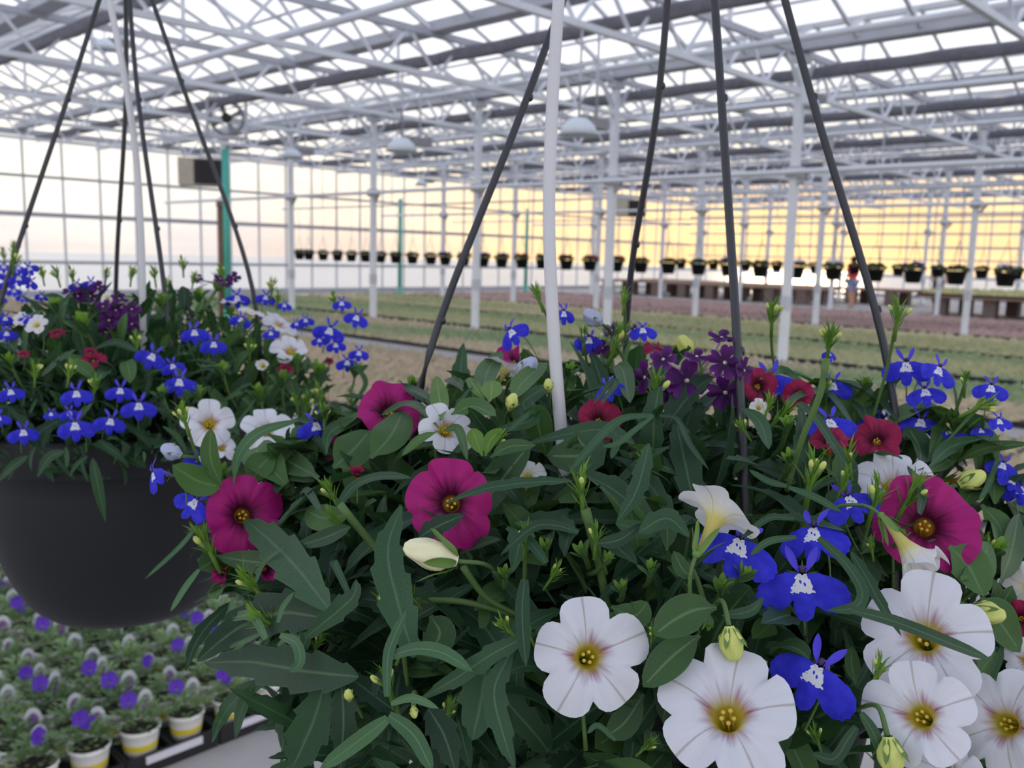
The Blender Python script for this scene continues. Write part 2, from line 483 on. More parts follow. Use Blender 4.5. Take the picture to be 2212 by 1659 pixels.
def obj(name, me, parent=None, loc=None, rot=None, scale=None):
    o = bpy.data.objects.new(name, me)
    COL.objects.link(o)
    if parent is not None:
        o.parent = parent
    if loc is not None:
        o.location = loc
    if rot is not None:
        o.rotation_mode = 'QUATERNION'
        o.rotation_quaternion = rot
    if scale is not None:
        o.scale = (scale,) * 3 if isinstance(scale, (int, float)) else scale
    return o
def tag(o, label=None, cat=None, group=None, kind=None):
    if label: o['label'] = label
    if cat: o['category'] = cat
    if group: o['group'] = group
    if kind: o['kind'] = kind
    return o
def thing(name, label, cat, loc=(0, 0, 0), group=None, rotz=0):
    o = bpy.data.objects.new(name, None)
    o.empty_display_size = 0.05
    COL.objects.link(o)
    o.location = loc
    o.rotation_euler = (0, 0, rotz)
    return tag(o, label, cat, group)
def copy_tree(src, parent=None):
    c = src.copy()
    COL.objects.link(c)
    c.parent = parent
    for ch in src.children:
        copy_tree(ch, c)
    return c
def catmull(pts, n):
    pts = [Vector(p) for p in pts]
    if len(pts) == 2:
        return [pts[0].lerp(pts[1], i / n) for i in range(n + 1)]
    ext = [pts[0] * 2 - pts[1]] + pts + [pts[-1] * 2 - pts[-2]]
    out = []
    m = len(pts) - 1
    for i in range(n + 1):
        t = i / n * m
        k = min(int(t), m - 1); f = t - k
        a, b, c, d = ext[k:k + 4]
        out.append(0.5 * ((2 * b) + (c - a) * f + (2 * a - 5 * b + 4 * c - d) * f * f + (3 * b - a - 3 * c + d) * f ** 3))
    return out

# ================================================================== the greenhouse
GX = [12.5 + 4.0 * k for k in range(-4, 8)]          # gutters (run along Y)
TY = [3.1 + 3.35 * k for k in range(-2, 8)]          # trusses (run along X)
YW, XW = TY[-1], GX[-1]                              # the two glass walls
X0, Y0 = GX[0], TY[0]
HG, HR = 4.5, 5.35
def struct(name, me=None, parent=None):
    o = obj(name, me, parent)
    if parent is None:
        o['kind'] = 'structure'
    return o

mb = MB(); mb.box(((X0 + XW) / 2, (Y0 + YW) / 2, -0.05), (XW - X0, YW - Y0, 0.1))
struct('floor', mb.mesh('floor', 'concrete', False))
mb = MB()
mb.add([(-140, -140, -0.12), (180, -140, -0.12), (180, 180, -0.12), (-140, 180, -0.12)], [(0, 1, 2, 3)])
g = obj('ground', mb.mesh('ground', 'outdoor_ground', False)); g['kind'] = 'structure'

# ---- roof
ceil_o = struct('ceiling')
for gx in GX:
    mb = MB()
    mb.box((gx, (Y0 + YW) / 2, HG), (0.24, YW - Y0, 0.03))
    mb.box((gx - 0.12, (Y0 + YW) / 2, HG + 0.06), (0.02, YW - Y0, 0.14))
    mb.box((gx + 0.12, (Y0 + YW) / 2, HG + 0.06), (0.02, YW - Y0, 0.14))
    obj('gutter', mb.mesh('gutter', 'alu_dark', False), ceil_o)
for i in range(len(GX) - 1):
    mb = MB(); xm = (GX[i] + GX[i + 1]) / 2
    mb.box((xm, (Y0 + YW) / 2, HR), (0.09, YW - Y0, 0.09))
    obj('ridge', mb.mesh('ridge', 'steel_grey', False), ceil_o)
# purlins along Y half way up each slope (thin)
for i in range(len(GX) - 1):
    for f in (0.5,):
        for sgn in (0, 1):
            mb = MB()
            x = GX[i] + 2.0 * f if sgn == 0 else GX[i + 1] - 2.0 * f
            z = HG + (HR - HG) * f
            mb.box((x, (Y0 + YW) / 2, z - 0.03), (0.035, YW - Y0, 0.035))
            obj('purlin', mb.mesh('purlin', 'steel_grey', False), ceil_o)
# glazing bars and panes, one mesh per slope direction, copied
PITCHY = 3.35 / 4
ny = int(round((YW - Y0) / PITCHY))
mb = MB(); mb.bar((0, 0, 0), (2.0, 0, HR - HG), 0.04, 0.05); bar_l = mb.mesh('glazing_bar', 'steel_grey', False)
mb = MB(); mb.bar((0, 0, 0), (-2.0, 0, HR - HG), 0.04, 0.05); bar_r = mb.mesh('glazing_bar', 'steel_grey', False)
def pane_mesh(sx):
    mb = MB(); w = PITCHY - 0.05
    sl = Vector((sx * 1.0, 0, (HR - HG) / 2.0))
    a = Vector((sx * 0.06, 0.02, 0.05)); b = a + sl * 1.93
    vs = [a, a + Vector((0, w, 0)), b + Vector((0, w, 0)), b]
    up = Vector((0, 0, 0.005))
    vs = [v - up for v in vs] + [v + up for v in vs]
    mb.add(vs, [(0, 1, 2, 3), (7, 6, 5, 4), (0, 4, 5, 1), (1, 5, 6, 2), (2, 6, 7, 3), (3, 7, 4, 0)])
    return mb.mesh('pane', 'glass', False)
pan_l, pan_r = pane_mesh(1), pane_mesh(-1)
slots = []
for i in range(len(GX) - 1):
    for j in range(ny):
        y = Y0 + j * PITCHY
        for sx, gx in ((1, GX[i]), (-1, GX[i + 1])):
            c = Vector((gx + sx, y + 0.4, 4.9))
            px, py, z = px_of(c)
            vis = z > 0.5 and -250 < px < 2460 and py > -260
            slots.append((0 if vis else 1, (c - EYE).length, sx, gx, y))
slots.sort()
rest_bar, rest_pane = MB(), MB()
def add_mesh(mbx, me, off):
    vs = [(v.co.x + off[0], v.co.y + off[1], v.co.z + off[2]) for v in me.vertices]
    mbx.add(vs, [tuple(p.vertices) for p in me.polygons])
for k, (vis, d, sx, gx, y) in enumerate(slots):
    off = (gx, y, HG)
    if k < 290:
        obj('glazing_bar', bar_l if sx > 0 else bar_r, ceil_o, off)
        obj('pane', pan_l if sx > 0 else pan_r, ceil_o, off)
    else:
        add_mesh(rest_bar, bar_l if sx > 0 else bar_r, off)
        add_mesh(rest_pane, pan_l if sx > 0 else pan_r, off)
tag(obj('far_glazing_bars', rest_bar.mesh('far_glazing_bars', 'steel_grey', False), ceil_o), kind='stuff')
tag(obj('far_panes', rest_pane.mesh('far_panes', 'glass', False), ceil_o), kind='stuff')

# trusses: two chords and slanting webs
DEPTH = 0.55
mb = MB(); mb.bar((0, 0, 0), (0.5, 0, DEPTH), 0.035); web_u = mb.mesh('web', 'steel_white', False)
mb = MB(); mb.bar((0, 0, DEPTH), (0.5, 0, 0), 0.035); web_d = mb.mesh('web', 'steel_white', False)
mb = MB(); mb.box(((XW - X0) / 2, 0, DEPTH), (XW - X0, 0.07, 0.09)); ch_t = mb.mesh('top_chord', 'alu_dark', False)
mb = MB(); mb.box(((XW - X0) / 2, 0, 0), (XW - X0, 0.07, 0.07)); ch_b = mb.mesh('bottom_chord', 'steel_white', False)
for ty in TY[1:-1]:
    t_ = bpy.data.objects.new('truss', None); COL.objects.link(t_); t_.parent = ceil_o; t_.location = (X0, ty, 3.92)
    obj('top_chord', ch_t, t_); obj('bottom_chord', ch_b, t_)
    n = int((XW - X0) / 1.0)
    stuff_w = MB()
    for q in range(n):
        px, py, z = px_of((X0 + q + 0.5, ty, 4.2))
        if z > 0.3 and -150 < px < 2360 and py > -150 and z < 26:
            obj('web', web_u, t_, (q, 0, 0)); obj('web', web_d, t_, (q + 0.5, 0, 0))
        else:
            add_mesh(stuff_w, web_u, (q, 0, 0)); add_mesh(stuff_w, web_d, (q + 0.5, 0, 0))
    if stuff_w.v:
        tag(obj('far_webs', stuff_w.mesh('far_webs', 'steel_white', False), t_), kind='stuff')
# roof braces rising from the truss to the ridge (A-frames over every bay)
mb = MB(); mb.bar((0, 0, 0), (2.0, 0, HR - 4.47), 0.05); br_l = mb.mesh('brace', 'steel_white', False)
mb = MB(); mb.bar((0, 0, 0), (-2.0, 0, HR - 4.47), 0.05); br_r = mb.mesh('brace', 'steel_white', False)
mb = MB(); mb.bar((0, 0, 0), (0, 0, HR - 4.47), 0.05); br_m = mb.mesh('brace', 'steel_white', False)
for ty in TY[1:-1]:
    for i in range(len(GX) - 1):
        px, py, z = px_of((GX[i] + 2, ty, 4.9))
        if z > 0.3 and -300 < px < 2500 and py > -300:
            obj('brace', br_l, ceil_o, (GX[i], ty, 4.47)); obj('brace', br_r, ceil_o, (GX[i + 1], ty, 4.47)); obj('brace', br_m, ceil_o, (GX[i] + 2, ty, 4.47))

# ---- folded shade curtains and service pipes along the gutters
for k, (x, z, w) in enumerate(((4.8, 4.28, 0.20), (8.85, 4.26, 0.22), (12.9, 4.26, 0.22), (16.9, 4.26, 0.22), (20.9, 4.26, 0.22), (24.9, 4.26, 0.22), (28.9, 4.26, 0.22))):
    mb = MB()
    prev = None
    pts, rs = [], []
    n = 70
    for q in range(n + 1):
        y = Y0 + 0.3 + (YW - Y0 - 0.6) * q / n
        pts.append((x, y, z + 0.008 * math.sin(q * 2.1))); rs.append(w / 2 * (0.85 + 0.05 * math.sin(q * 1.7 + k)))
    mb.tube(pts, rs, 8)
    obj('folded_curtain', mb.mesh('folded_curtain', 'curtain_dark'), ceil_o)
def pipe(name, a, b, r, mat, label, cat, group=None):
    mb = MB(); mid = (Vector(a) + Vector(b)) / 2
    mb.tube([Vector(a).lerp(Vector(b), k / 240) - mid for k in range(241)], r, 10)
    return tag(obj(name, mb.mesh(name, mat), None, mid), label, cat, group)
for x, z, r in ((6.3, 4.1, 0.05), (10.4, 4.15, 0.045), (14.4, 4.15, 0.045), (18.4, 4.15, 0.045), (22.4, 4.15, 0.045)):
    mb = MB(); mb.tube([(x, Y0 + 0.2, z), (x, YW - 0.2, z)], r, 8)
    obj('support_pipe', mb.mesh('support_pipe', 'steel_white'), ceil_o)

# ---- glass walls
def glass_wall(name, axis, fixed, u0, u1, rails, mull_step):
    w = struct(name)
    def B(a0, a1, z0, z1, th):
        mb = MB()
        if axis == 'x':
            mb.box(((a0 + a1) / 2, fixed, (z0 + z1) / 2), (a1 - a0, th, z1 - z0))
        else:
            mb.box((fixed, (a0 + a1) / 2, (z0 + z1) / 2), (th, a1 - a0, z1 - z0))
        return mb
    for z, h in rails:
        obj('rail', B(u0, u1, z - h / 2, z + h / 2, 0.06).mesh('rail', 'alu_dark', False), w)
    n = int(round((u1 - u0) / mull_step))
    mm = B(0, 0.05, 0, HG, 0.05); mm.v = [(a - (fixed if axis == 'y' else 0), b - (fixed if axis == 'x' else 0), c) for a, b, c in mm.v]
    mme = mm.mesh('mullion', 'steel_grey', False)
    pmes = []
    for (za, ha), (zb, hb) in zip(rails[:-1], rails[1:]):
        pm = B(0.06, mull_step - 0.01, za + ha / 2, zb - hb / 2, 0.01)
        pm.v = [(a - (fixed if axis == 'y' else 0), b - (fixed if axis == 'x' else 0), c) for a, b, c in pm.v]
        pmes.append(pm.mesh('pane', 'glass', False))
    cnt = 0
    restp = MB()
    for q in range(n):
        u = u0 + q * (u1 - u0) / n
        loc = (u, fixed, 0) if axis == 'x' else (fixed, u, 0)
        px, py, z = px_of((loc[0], loc[1], 2.0))
        seen = z > 0 and -120 < px < 2330
        obj('mullion', mme, w, loc)
        for pm in pmes:
            if seen and cnt < 290:
                obj('pane', pm, w, loc); cnt += 1
            else:
                add_mesh(restp, pm, loc)
    if restp.v:
        tag(obj('far_panes', restp.mesh('far_panes', 'glass', False), w), kind='stuff')
    return w
glass_wall('wall_left', 'x', YW, X0, XW, [(0.13, 0.2), (1.0, 0.09), (2.28, 0.12), (3.29, 0.08), (4.42, 0.16)], 1.0)
glass_wall('wall_back', 'y', XW, Y0, YW, [(0.13, 0.2), (1.0, 0.08), (1.75, 0.06), (2.28, 0.09), (2.85, 0.08), (3.7, 0.08), (4.42, 0.16)], 1.12)

# ---- posts
def make_post():
    t_ = thing('steel_post', None, 'post')
    mb = MB(); mb.box((0, 0, 2.2), (0.11, 0.11, 4.4)); obj('shaft', mb.mesh('shaft', 'steel_white', False), t_)
    mb = MB(); mb.box((0, 0, 0.9), (0.125, 0.125, 0.22)); obj('collar', mb.mesh('collar', 'steel_grey', False), t_)
    mb = MB(); mb.box((0, 0, 0.02), (0.22, 0.22, 0.04)); obj('base_plate', mb.mesh('base_plate', 'steel_grey', False), t_)
    mb = MB(); mb.box((0, 0, 2.8), (0.2, 0.2, 0.16)); mb.bar((0, -0.08, 2.62), (0, -0.22, 2.8), 0.05); obj('bracket', mb.mesh('bracket', 'alu_dark', False), t_)
    mb = MB(); mb.box((0, 0, 4.38), (0.3, 0.16, 0.1)); mb.bar((0.05, 0, 4.0), (0.35, 0, 4.36), 0.05); mb.bar((-0.05, 0, 4.0), (-0.35, 0, 4.36), 0.05)
    obj('head_plate', mb.mesh('head_plate', 'steel_grey', False), t_)
    return t_
proto = make_post(); used = False
row_words = {12.5: 'holding the near line of pots', 20.5: 'in the second row of posts, behind the pots', 28.5: 'in the third row of posts, among the growing beds', 36.5: 'close to the sunset-facing glass wall'}
for x in (12.5, 20.5, 28.5, 36.5):
    for ty in TY[:-1]:
        px, py, z = px_of((x, ty, 2.5))
        if not (z > 0 and -60 < px < 2300):
            continue
        o = proto if not used else copy_tree(proto)
        used = True
        o.location = (x, ty, 0)
        tag(o, 'white square steel greenhouse post ' + row_words[x], 'post', 'white posts ' + row_words[x])
for x, lab in ((12.5, 'row of white posts nearest the flowers'), (20.5, 'second row of white posts'), (28.5, 'third row of white posts')):
    o = pipe('rail_pipe', (x - 0.12, TY[1], 2.8), (x - 0.12, YW - 0.1, 2.8), 0.04, 'steel_white', 'long white pipe carried by brackets on the ' + lab, 'pipe')
def at_floor_f(px, f):
    """world XY for an image column at horizontal distance f along the view"""
    r = (px - 1106) / 1970.0
    p = EYE + _fh * f + _rh * (r * f)
    return p.x, p.y
for px, f, r, lab in ((483, 17.9, 0.068, 'thick turquoise pipe post beside the beige heater'), (857, 32.7, 0.075, 'turquoise pipe post by the glass wall among purple-flowered pots'), (1130, 37.4, 0.075, 'turquoise pipe post by the glass wall behind red-flowered pots')):
    x, y = at_floor_f(px, f)
    t_ = thing('turquoise_pipe', lab, 'pipe', (x, y, 0))
    mb = MB(); mb.tube([(0, 0, 0.3), (0, 0, 3.4)], r, 14); obj('pipe_shaft', mb.mesh('pipe_shaft', 'pipe_green'), t_)
    mb = MB(); mb.lathe([(r * 1.9, 0.0), (r * 1.9, 0.05), (r * 1.25, 0.08), (r * 1.25, 0.32), (0, 0.32)], 16); obj('foot', mb.mesh('foot', 'pipe_green'), t_)
x, y = at_floor_f(471, 17.95)
t_ = thing('brown_pipe', 'rusty brown pipe standing right beside the turquoise post', 'pipe', (x, y, 0))
mb = MB(); mb.tube([(0, 0, 0.0), (0, 0, 2.35)], 0.07, 12); obj('pipe_shaft', mb.mesh('pipe_shaft', 'pipe_brown'), t_)
mb = MB(); mb.lathe([(0.085, 2.3), (0.085, 2.4), (0, 2.42)], 12); obj('cap', mb.mesh('cap', 'pipe_brown'), t_)

def at_truss(px, py, f):
    # the point on this sight line under the truss nearest to distance f
    d = ray(px, py); best = min(TY[1:-1], key=lambda ty: abs(ty / d.y - f) if ty / d.y > 1 else 1e9)
    return EYE + d * (best / d.y)
# ---- grow lights
def make_light():
    t_ = thing('grow_light', None, 'lamp')
    mb = MB()
    prof = [(0.07, 0.12), (0.10, 0.11), (0.17, 0.04), (0.22, -0.06), (0.215, -0.06), (0.165, 0.03), (0.09, 0.10)]
    mb.lathe(prof, 20); obj('reflector', mb.mesh('reflector', 'lamp_white'), t_)
    mb = MB(); mb.box((0.30, 0, 0.10), (0.34, 0.12, 0.11)); mb.bar((0.05, 0, 0.14), (0.2, 0, 0.12), 0.05); obj('ballast', mb.mesh('ballast', 'lamp_grey', False), t_)
    mb = MB(); mb.tube([(0, 0, 0.02), (0, 0, -0.02)], 0.028, 10); mb.blob((0, 0, -0.03), 0.028, 0.028, 0.03); obj('bulb', mb.mesh('bulb', 'far_white'), t_)
    return t_
lp = make_light(); used = False
for px, py, w, lab in ((632, 335, 50, 'above the left end of the pot line'), (868, 318, 70, 'above the purple-flowered pots'), (1250, 280, 75, 'behind the white drip tube'),
                       (1705, 213, 72, 'at the top of a near white post'), (1671, 352, 36, 'hanging low behind a near white post'), (1662, 405, 22, 'lowest, behind a near white post'),
                       (910, 397, 24, 'far off, by a turquoise pipe'), (1105, 385, 28, 'far off, over the red-flowered pots'), (2105, 322, 52, 'over the green bench plants'), (1955, 397, 30, 'far off, over the green bench plants'),
                       (1878, 435, 22, 'low, against the orange sky'), (226, 100, 62, 'high, above the basket with the thin white tube')):
    p = at_truss(px, py, 0.46 * FPX / w)
    if min((Vector((x_, y_, 0)) - Vector((p.x, p.y, 0))).length for x_ in (12.5, 20.5, 28.5, 36.5) for y_ in TY) < 0.45:
        p = p + Vector((0.5, 0, 0))
    o = lp if not used else copy_tree(lp); used = True
    o.location = p
    o.rotation_euler = (0, 0, random.uniform(-0.1, 0.1))
    for hx in (0.0, 0.3):
        mb = MB(); mb.bar((hx, 0, 0.13), (hx, 0, 3.93 - p.z), 0.02); obj('hanger', mb.mesh('hanger', 'steel_grey', False), o)
    tag(o, 'white bell-shaped grow light ' + lab, 'lamp', 'grow lights under the roof')
# ---- round fan in a square frame
p = at_truss(490, 255, 16.5)
t_ = thing('circulation_fan', 'round circulation fan in a square frame under the roof', 'fan', p, rotz=-YAW + 0.15)
mb = MB()
for a, b in (((-0.36, 0, -0.36), (-0.36, 0, 0.36)), ((0.36, 0, -0.36), (0.36, 0, 0.36)), ((-0.36, 0, 0.36), (0.36, 0, 0.36)), ((-0.36, 0, -0.36), (0.36, 0, -0.36))):
    mb.bar(a, b, 0.06)
obj('frame', mb.mesh('frame', 'steel_grey', False), t_)
mb = MB(); mb.tube([(0.31 * math.cos(a * PI / 12), 0, 0.31 * math.sin(a * PI / 12)) for a in range(25)], 0.035, 8, False); obj('ring', mb.mesh('ring', 'lamp_grey'), t_)
mb = MB(); mb.tube([(0, -0.1, 0), (0, 0.12, 0)], 0.09, 12); obj('motor', mb.mesh('motor', 'heater_dark'), t_)
for k in range(4):
    mb = MB(); a = k * PI / 2 + 0.4
    d = Vector((math.cos(a), 0, math.sin(a))); e = Vector((-math.sin(a), 0.5, math.cos(a))) * 0.07
    mb.add([d * 0.08 - e * 0.5, d * 0.29 - e, d * 0.29 + e, d * 0.08 + e * 0.5], [(0, 1, 2, 3)])
    obj('blade', mb.mesh('blade', 'lamp_grey', False), t_)
for sx in (-0.3, 0.3):
    mb = MB(); mb.bar((sx, 0, 0.36), (sx, 0, max(0.5, 3.95 - p.z)), 0.03); obj('hanger', mb.mesh('hanger', 'steel_grey', False), t_)
# ---- unit heaters
for px, py, f, lab in ((436, 372, 19.5, 'large beige unit heater with dark louvres hanging beside the turquoise post'), (1362, 450, 31.0, 'far beige unit heater hanging in front of the sunset glow')):
    p = at_truss(px, py, f)
    t_ = thing('unit_heater', lab, 'heater', p, rotz=-YAW + 0.25)
    mb = MB(); mb.box((0, 0.1, 0), (1.0, 0.6, 0.6)); obj('housing', mb.mesh('housing', 'heater_beige', False), t_)
    mb = MB(); mb.box((0.18, -0.21, 0.0), (0.66, 0.03, 0.54)); obj('grille', mb.mesh('grille', 'heater_dark', False), t_)
    for k in range(6):
        mb = MB(); mb.box((0.18, -0.24, -0.21 + k * 0.085), (0.62, 0.04, 0.02)); obj('louvre', mb.mesh('louvre', 'heater_dark', False), t_)
    for sx in (0.0,):
        mb = MB(); mb.bar((sx, 0.0, 0.3), (sx, 0.0, 3.93 - p.z), 0.04); obj('hanger', mb.mesh('hanger', 'steel_grey', False), t_)

# ---- beds of seedling flats on the floor
def bed(x0, x1, y0, y1, mat, label, h=0.13, step=0.16, group=None, z0=0.0):
    t_ = thing('seedling_bed', label, 'seedlings', ((x0 + x1) / 2, (y0 + y1) / 2, z0), group)
    cx, cy = (x0 + x1) / 2, (y0 + y1) / 2
    mb = MB(); mb.box((0, 0, 0.03), (x1 - x0, y1 - y0, 0.06)); obj('tray_block', mb.mesh('tray_block', 'tray_black', False), t_)
    mb = MB(); rnd = random.Random(int(x0 * 10))
    nx, ny_ = int((x1 - x0) / step), int((y1 - y0) / step)
    for i in range(nx):
        for j in range(ny_):
            x = x0 - cx + (i + 0.5) * step + rnd.uniform(-.02, .02); y = y0 - cy + (j + 0.5) * step + rnd.uniform(-.02, .02)
            px, py, z = px_of((x + cx, y + cy, 0.1))
            if not (-80 < px < 2300):
                continue
            r = step * rnd.uniform(0.42, 0.62); hh = h * rnd.uniform(0.7, 1.25)
            a = rnd.uniform(0, 1.5)
            vs = [(x + r * math.cos(a + k * PI / 2), y + r * math.sin(a + k * PI / 2), 0.055) for k in range(4)] + [(x + rnd.uniform(-.03, .03), y, hh)]
            mb.add(vs, [(0, 1, 4), (1, 2, 4), (2, 3, 4), (3, 0, 4)])
    tag(obj('seedlings', mb.mesh('seedlings', mat), t_), kind='stuff')
    return t_
bed(5.0, 8.45, 1.0, 25.3, 'bed_tan', 'block of tan mulched seedling flats on the near side of the grey path')
bed(9.4, 12.2, -0.5, 25.3, 'bed_green_tan', 'block of green and tan seedling flats edging the grey path')
bed(12.8, 15.9, -2.0, 25.3, 'bed_green', 'block of green seedling flats under the near white posts', step=0.17)
bed(16.4, 20.0, -3.0, 25.3, 'bed_olive', 'block of pale olive seedling flats behind the green ones', step=0.2)
bed(20.75, 23.2, -1.0, 25.3, 'bed_mauve', 'block of mauve brown flats behind the olive ones', step=0.22)
bed(23.7, 27.2, -1.0, 25.3, 'bed_mauve', 'block of mauve brown flats in front of the benches', step=0.22)

# ---- benches in the distance
def bench(x0, x1, y0, y1, h, label, plants, n):
    cx, cy = (x0 + x1) / 2, (y0 + y1) / 2
    t_ = thing('bench', label, 'bench', (cx, cy, 0))
    mb = MB(); mb.box((0, 0, h - 0.04), (x1 - x0, y1 - y0, 0.08)); obj('bench_top', mb.mesh('bench_top', 'bench_wood', False), t_)
    mb = MB(); mb.box((0, 0, (h - 0.08) / 2), (0.4, 0.35, h - 0.08)); me = mb.mesh('block_leg', 'block_grey', False)
    for k in range(n):
        for sx in (-1, 1):
            obj('block_leg', me, t_, (sx * (x1 - x0) * 0.38, (k + 0.5) / n * (y1 - y0) - (y1 - y0) / 2, 0))
    if plants:
        b = bed(x0 + 0.05, x1 - 0.05, y0 + 0.05, y1 - 0.05, 'bed_bench', plants, h=0.2, step=0.2, z0=h)
bench(28.8, 31.8, -2.0, 10.6, 0.62, 'long low bench on dark block legs under green plants', 'pale green plants spread over the long low bench', 9)
bench(30.6, 32.4, 14.6, 24.8, 0.6, 'bare low wooden bench on block legs behind the line of pots', None, 8)
bench(33.8, 35.6, 12.6, 24.8, 0.6, 'bare low wooden bench nearest the sunset-facing glass wall', None, 8)

# ---- distant line of hanging pots
def make_far_basket(kind):
    t_ = thing('hanging_pot', None, 'hanging pot')
    mb = MB(); mb.lathe([(0.0, -0.21), (0.10, -0.21), (0.115, -0.2), (0.15, -0.03), (0.165, -0.03), (0.168, 0.01), (0.15, 0.01), (0.14, -0.02), (0, -0.02)], 18)
    obj('pot', mb.mesh('pot', 'pot_black'), t_)
    rnd = random.Random(hash(kind) % 99 + 3)
    mb = MB()
    for k in range(60):
        a = rnd.uniform(0, 2 * PI); r = 0.19 * math.sqrt(rnd.random()); z = 0.02 + 0.09 * (1 - (r / 0.2) ** 2) * rnd.uniform(0.5, 1.1)
        mb.blob((r * math.cos(a), r * math.sin(a), z), 0.035, 0.035, 0.022, 5, 3)
    obj('foliage', mb.mesh('foliage', 'far_green'), t_)
    if kind:
        for k in range(9):
            mb = MB()
            a = rnd.uniform(0, 2 * PI); r = 0.17 * math.sqrt(rnd.random()); z = 0.07 + 0.06 * (1 - (r / 0.2) ** 2)
            mb.blob((r * math.cos(a), r * math.sin(a), z), 0.04, 0.04, 0.028, 7, 4)
            obj('blossom', mb.mesh('blossom', kind), t_)
    for k in range(3):
        a = k * 2 * PI / 3
        mb = MB(); mb.tube([(0.155 * math.cos(a), 0.155 * math.sin(a), 0), (0, 0, 0.5)], 0.004, 5); obj('wire', mb.mesh('wire', 'strap_dark'), t_)
    mb = MB(); mb.tube([(0, 0, 0.5), (0, 0, 1.35)], 0.004, 5); obj('cord', mb.mesh('cord', 'strap_dark'), t_)
    return t_
protos = {k: make_far_basket(k) for k in (None, 'far_red', 'far_purple', 'far_white', 'far_blue')}
usedk = set()
xs = [640, 660, 691, 722, 752, 783, 815, 848, 884, 924, 955, 995, 1037, 1077, 1121, 1165, 1217, 1268, 1325, 1378, 1438, 1503, 1568, 1637, 1714, 1795, 1885, 1968, 2061, 2168]
a1, a2 = at_floor_f(2168, 14.2), at_floor_f(640, 28.3)
d_ = Vector((a2[0] - a1[0], a2[1] - a1[1], 0))
def on_line(px, A, B):
    # intersection of an image column's vertical plane with the line A-B on the plan
    r = (px - 1106) / 1970.0
    dirn = _fh + _rh * r
    nrm = Vector((-dirn.y, dirn.x, 0))
    A3, D = Vector((A[0], A[1], 0)), Vector((B[0] - A[0], B[1] - A[1], 0))
    s_ = -A3.dot(nrm) / D.dot(nrm)
    return A3 + D * s_
kinds_txt = {None: 'plain green leaves', 'far_red': 'red flowers', 'far_purple': 'purple flowers', 'far_white': 'white flowers', 'far_blue': 'blue flowers'}
for i, px in enumerate(xs):
    p = on_line(px, a1, a2)
    k = 'far_red' if 1100 < px < 1340 else 'far_purple' if 940 < px < 1090 else 'far_white' if px in (1714, 1795, 2168) else 'far_blue' if px in (1968, 1568) else None
    o = protos[k] if k not in usedk else copy_tree(protos[k])
    usedk.add(k)
    o.location = (p.x, p.y, 1.42); o.rotation_euler = (0, 0, random.uniform(0, 6))
    tag(o, 'black hanging pot with %s in the long line before the glass wall' % kinds_txt[k], 'hanging pot', 'line of far hanging pots with ' + kinds_txt[k])
b1 = (a1[0] + 9, a1[1] + 2.0); b2 = (a2[0] + 9, a2[1] + 2.0)
for i, px in enumerate([1465, 1535, 1605, 1672, 1755, 1840, 1935, 2020, 2115, 2190]):
    p = on_line(px, b1, b2)
    o = copy_tree(protos[None])
    o.location = (p.x, p.y, 1.43)
    tag(o, 'small dark hanging pot seen in the gaps of the pot line, further back', 'hanging pot', 'second line of hanging pots')
p_a = Vector((a1[0], a1[1], 0)); dn = d_.normalized()
for off, nm in ((Vector((0, 0, 0)), 'the long line of hanging pots'), (Vector((9, 2, 0)), 'the second, further line of pots')):
    a_ = p_a + off - dn * 2; b_ = p_a + off + d_ + dn * 1.0
    a_.z = b_.z = 2.77
    ro = pipe('hanging_rail', a_, b_, 0.025, 'steel_grey', 'grey overhead rail carrying ' + nm, 'pipe')
    for ty in TY[1:-1]:
        tt = (ty - a_.y) / (b_.y - a_.y)
        if 0.02 < tt < 0.98:
            q_ = a_.lerp(b_, tt) - (a_ + b_) / 2
            mb = MB(); mb.bar(q_, q_ + Vector((0, 0, 3.92 - 2.77)), 0.02); obj('hanger', mb.mesh('hanger', 'steel_grey', False), ro)

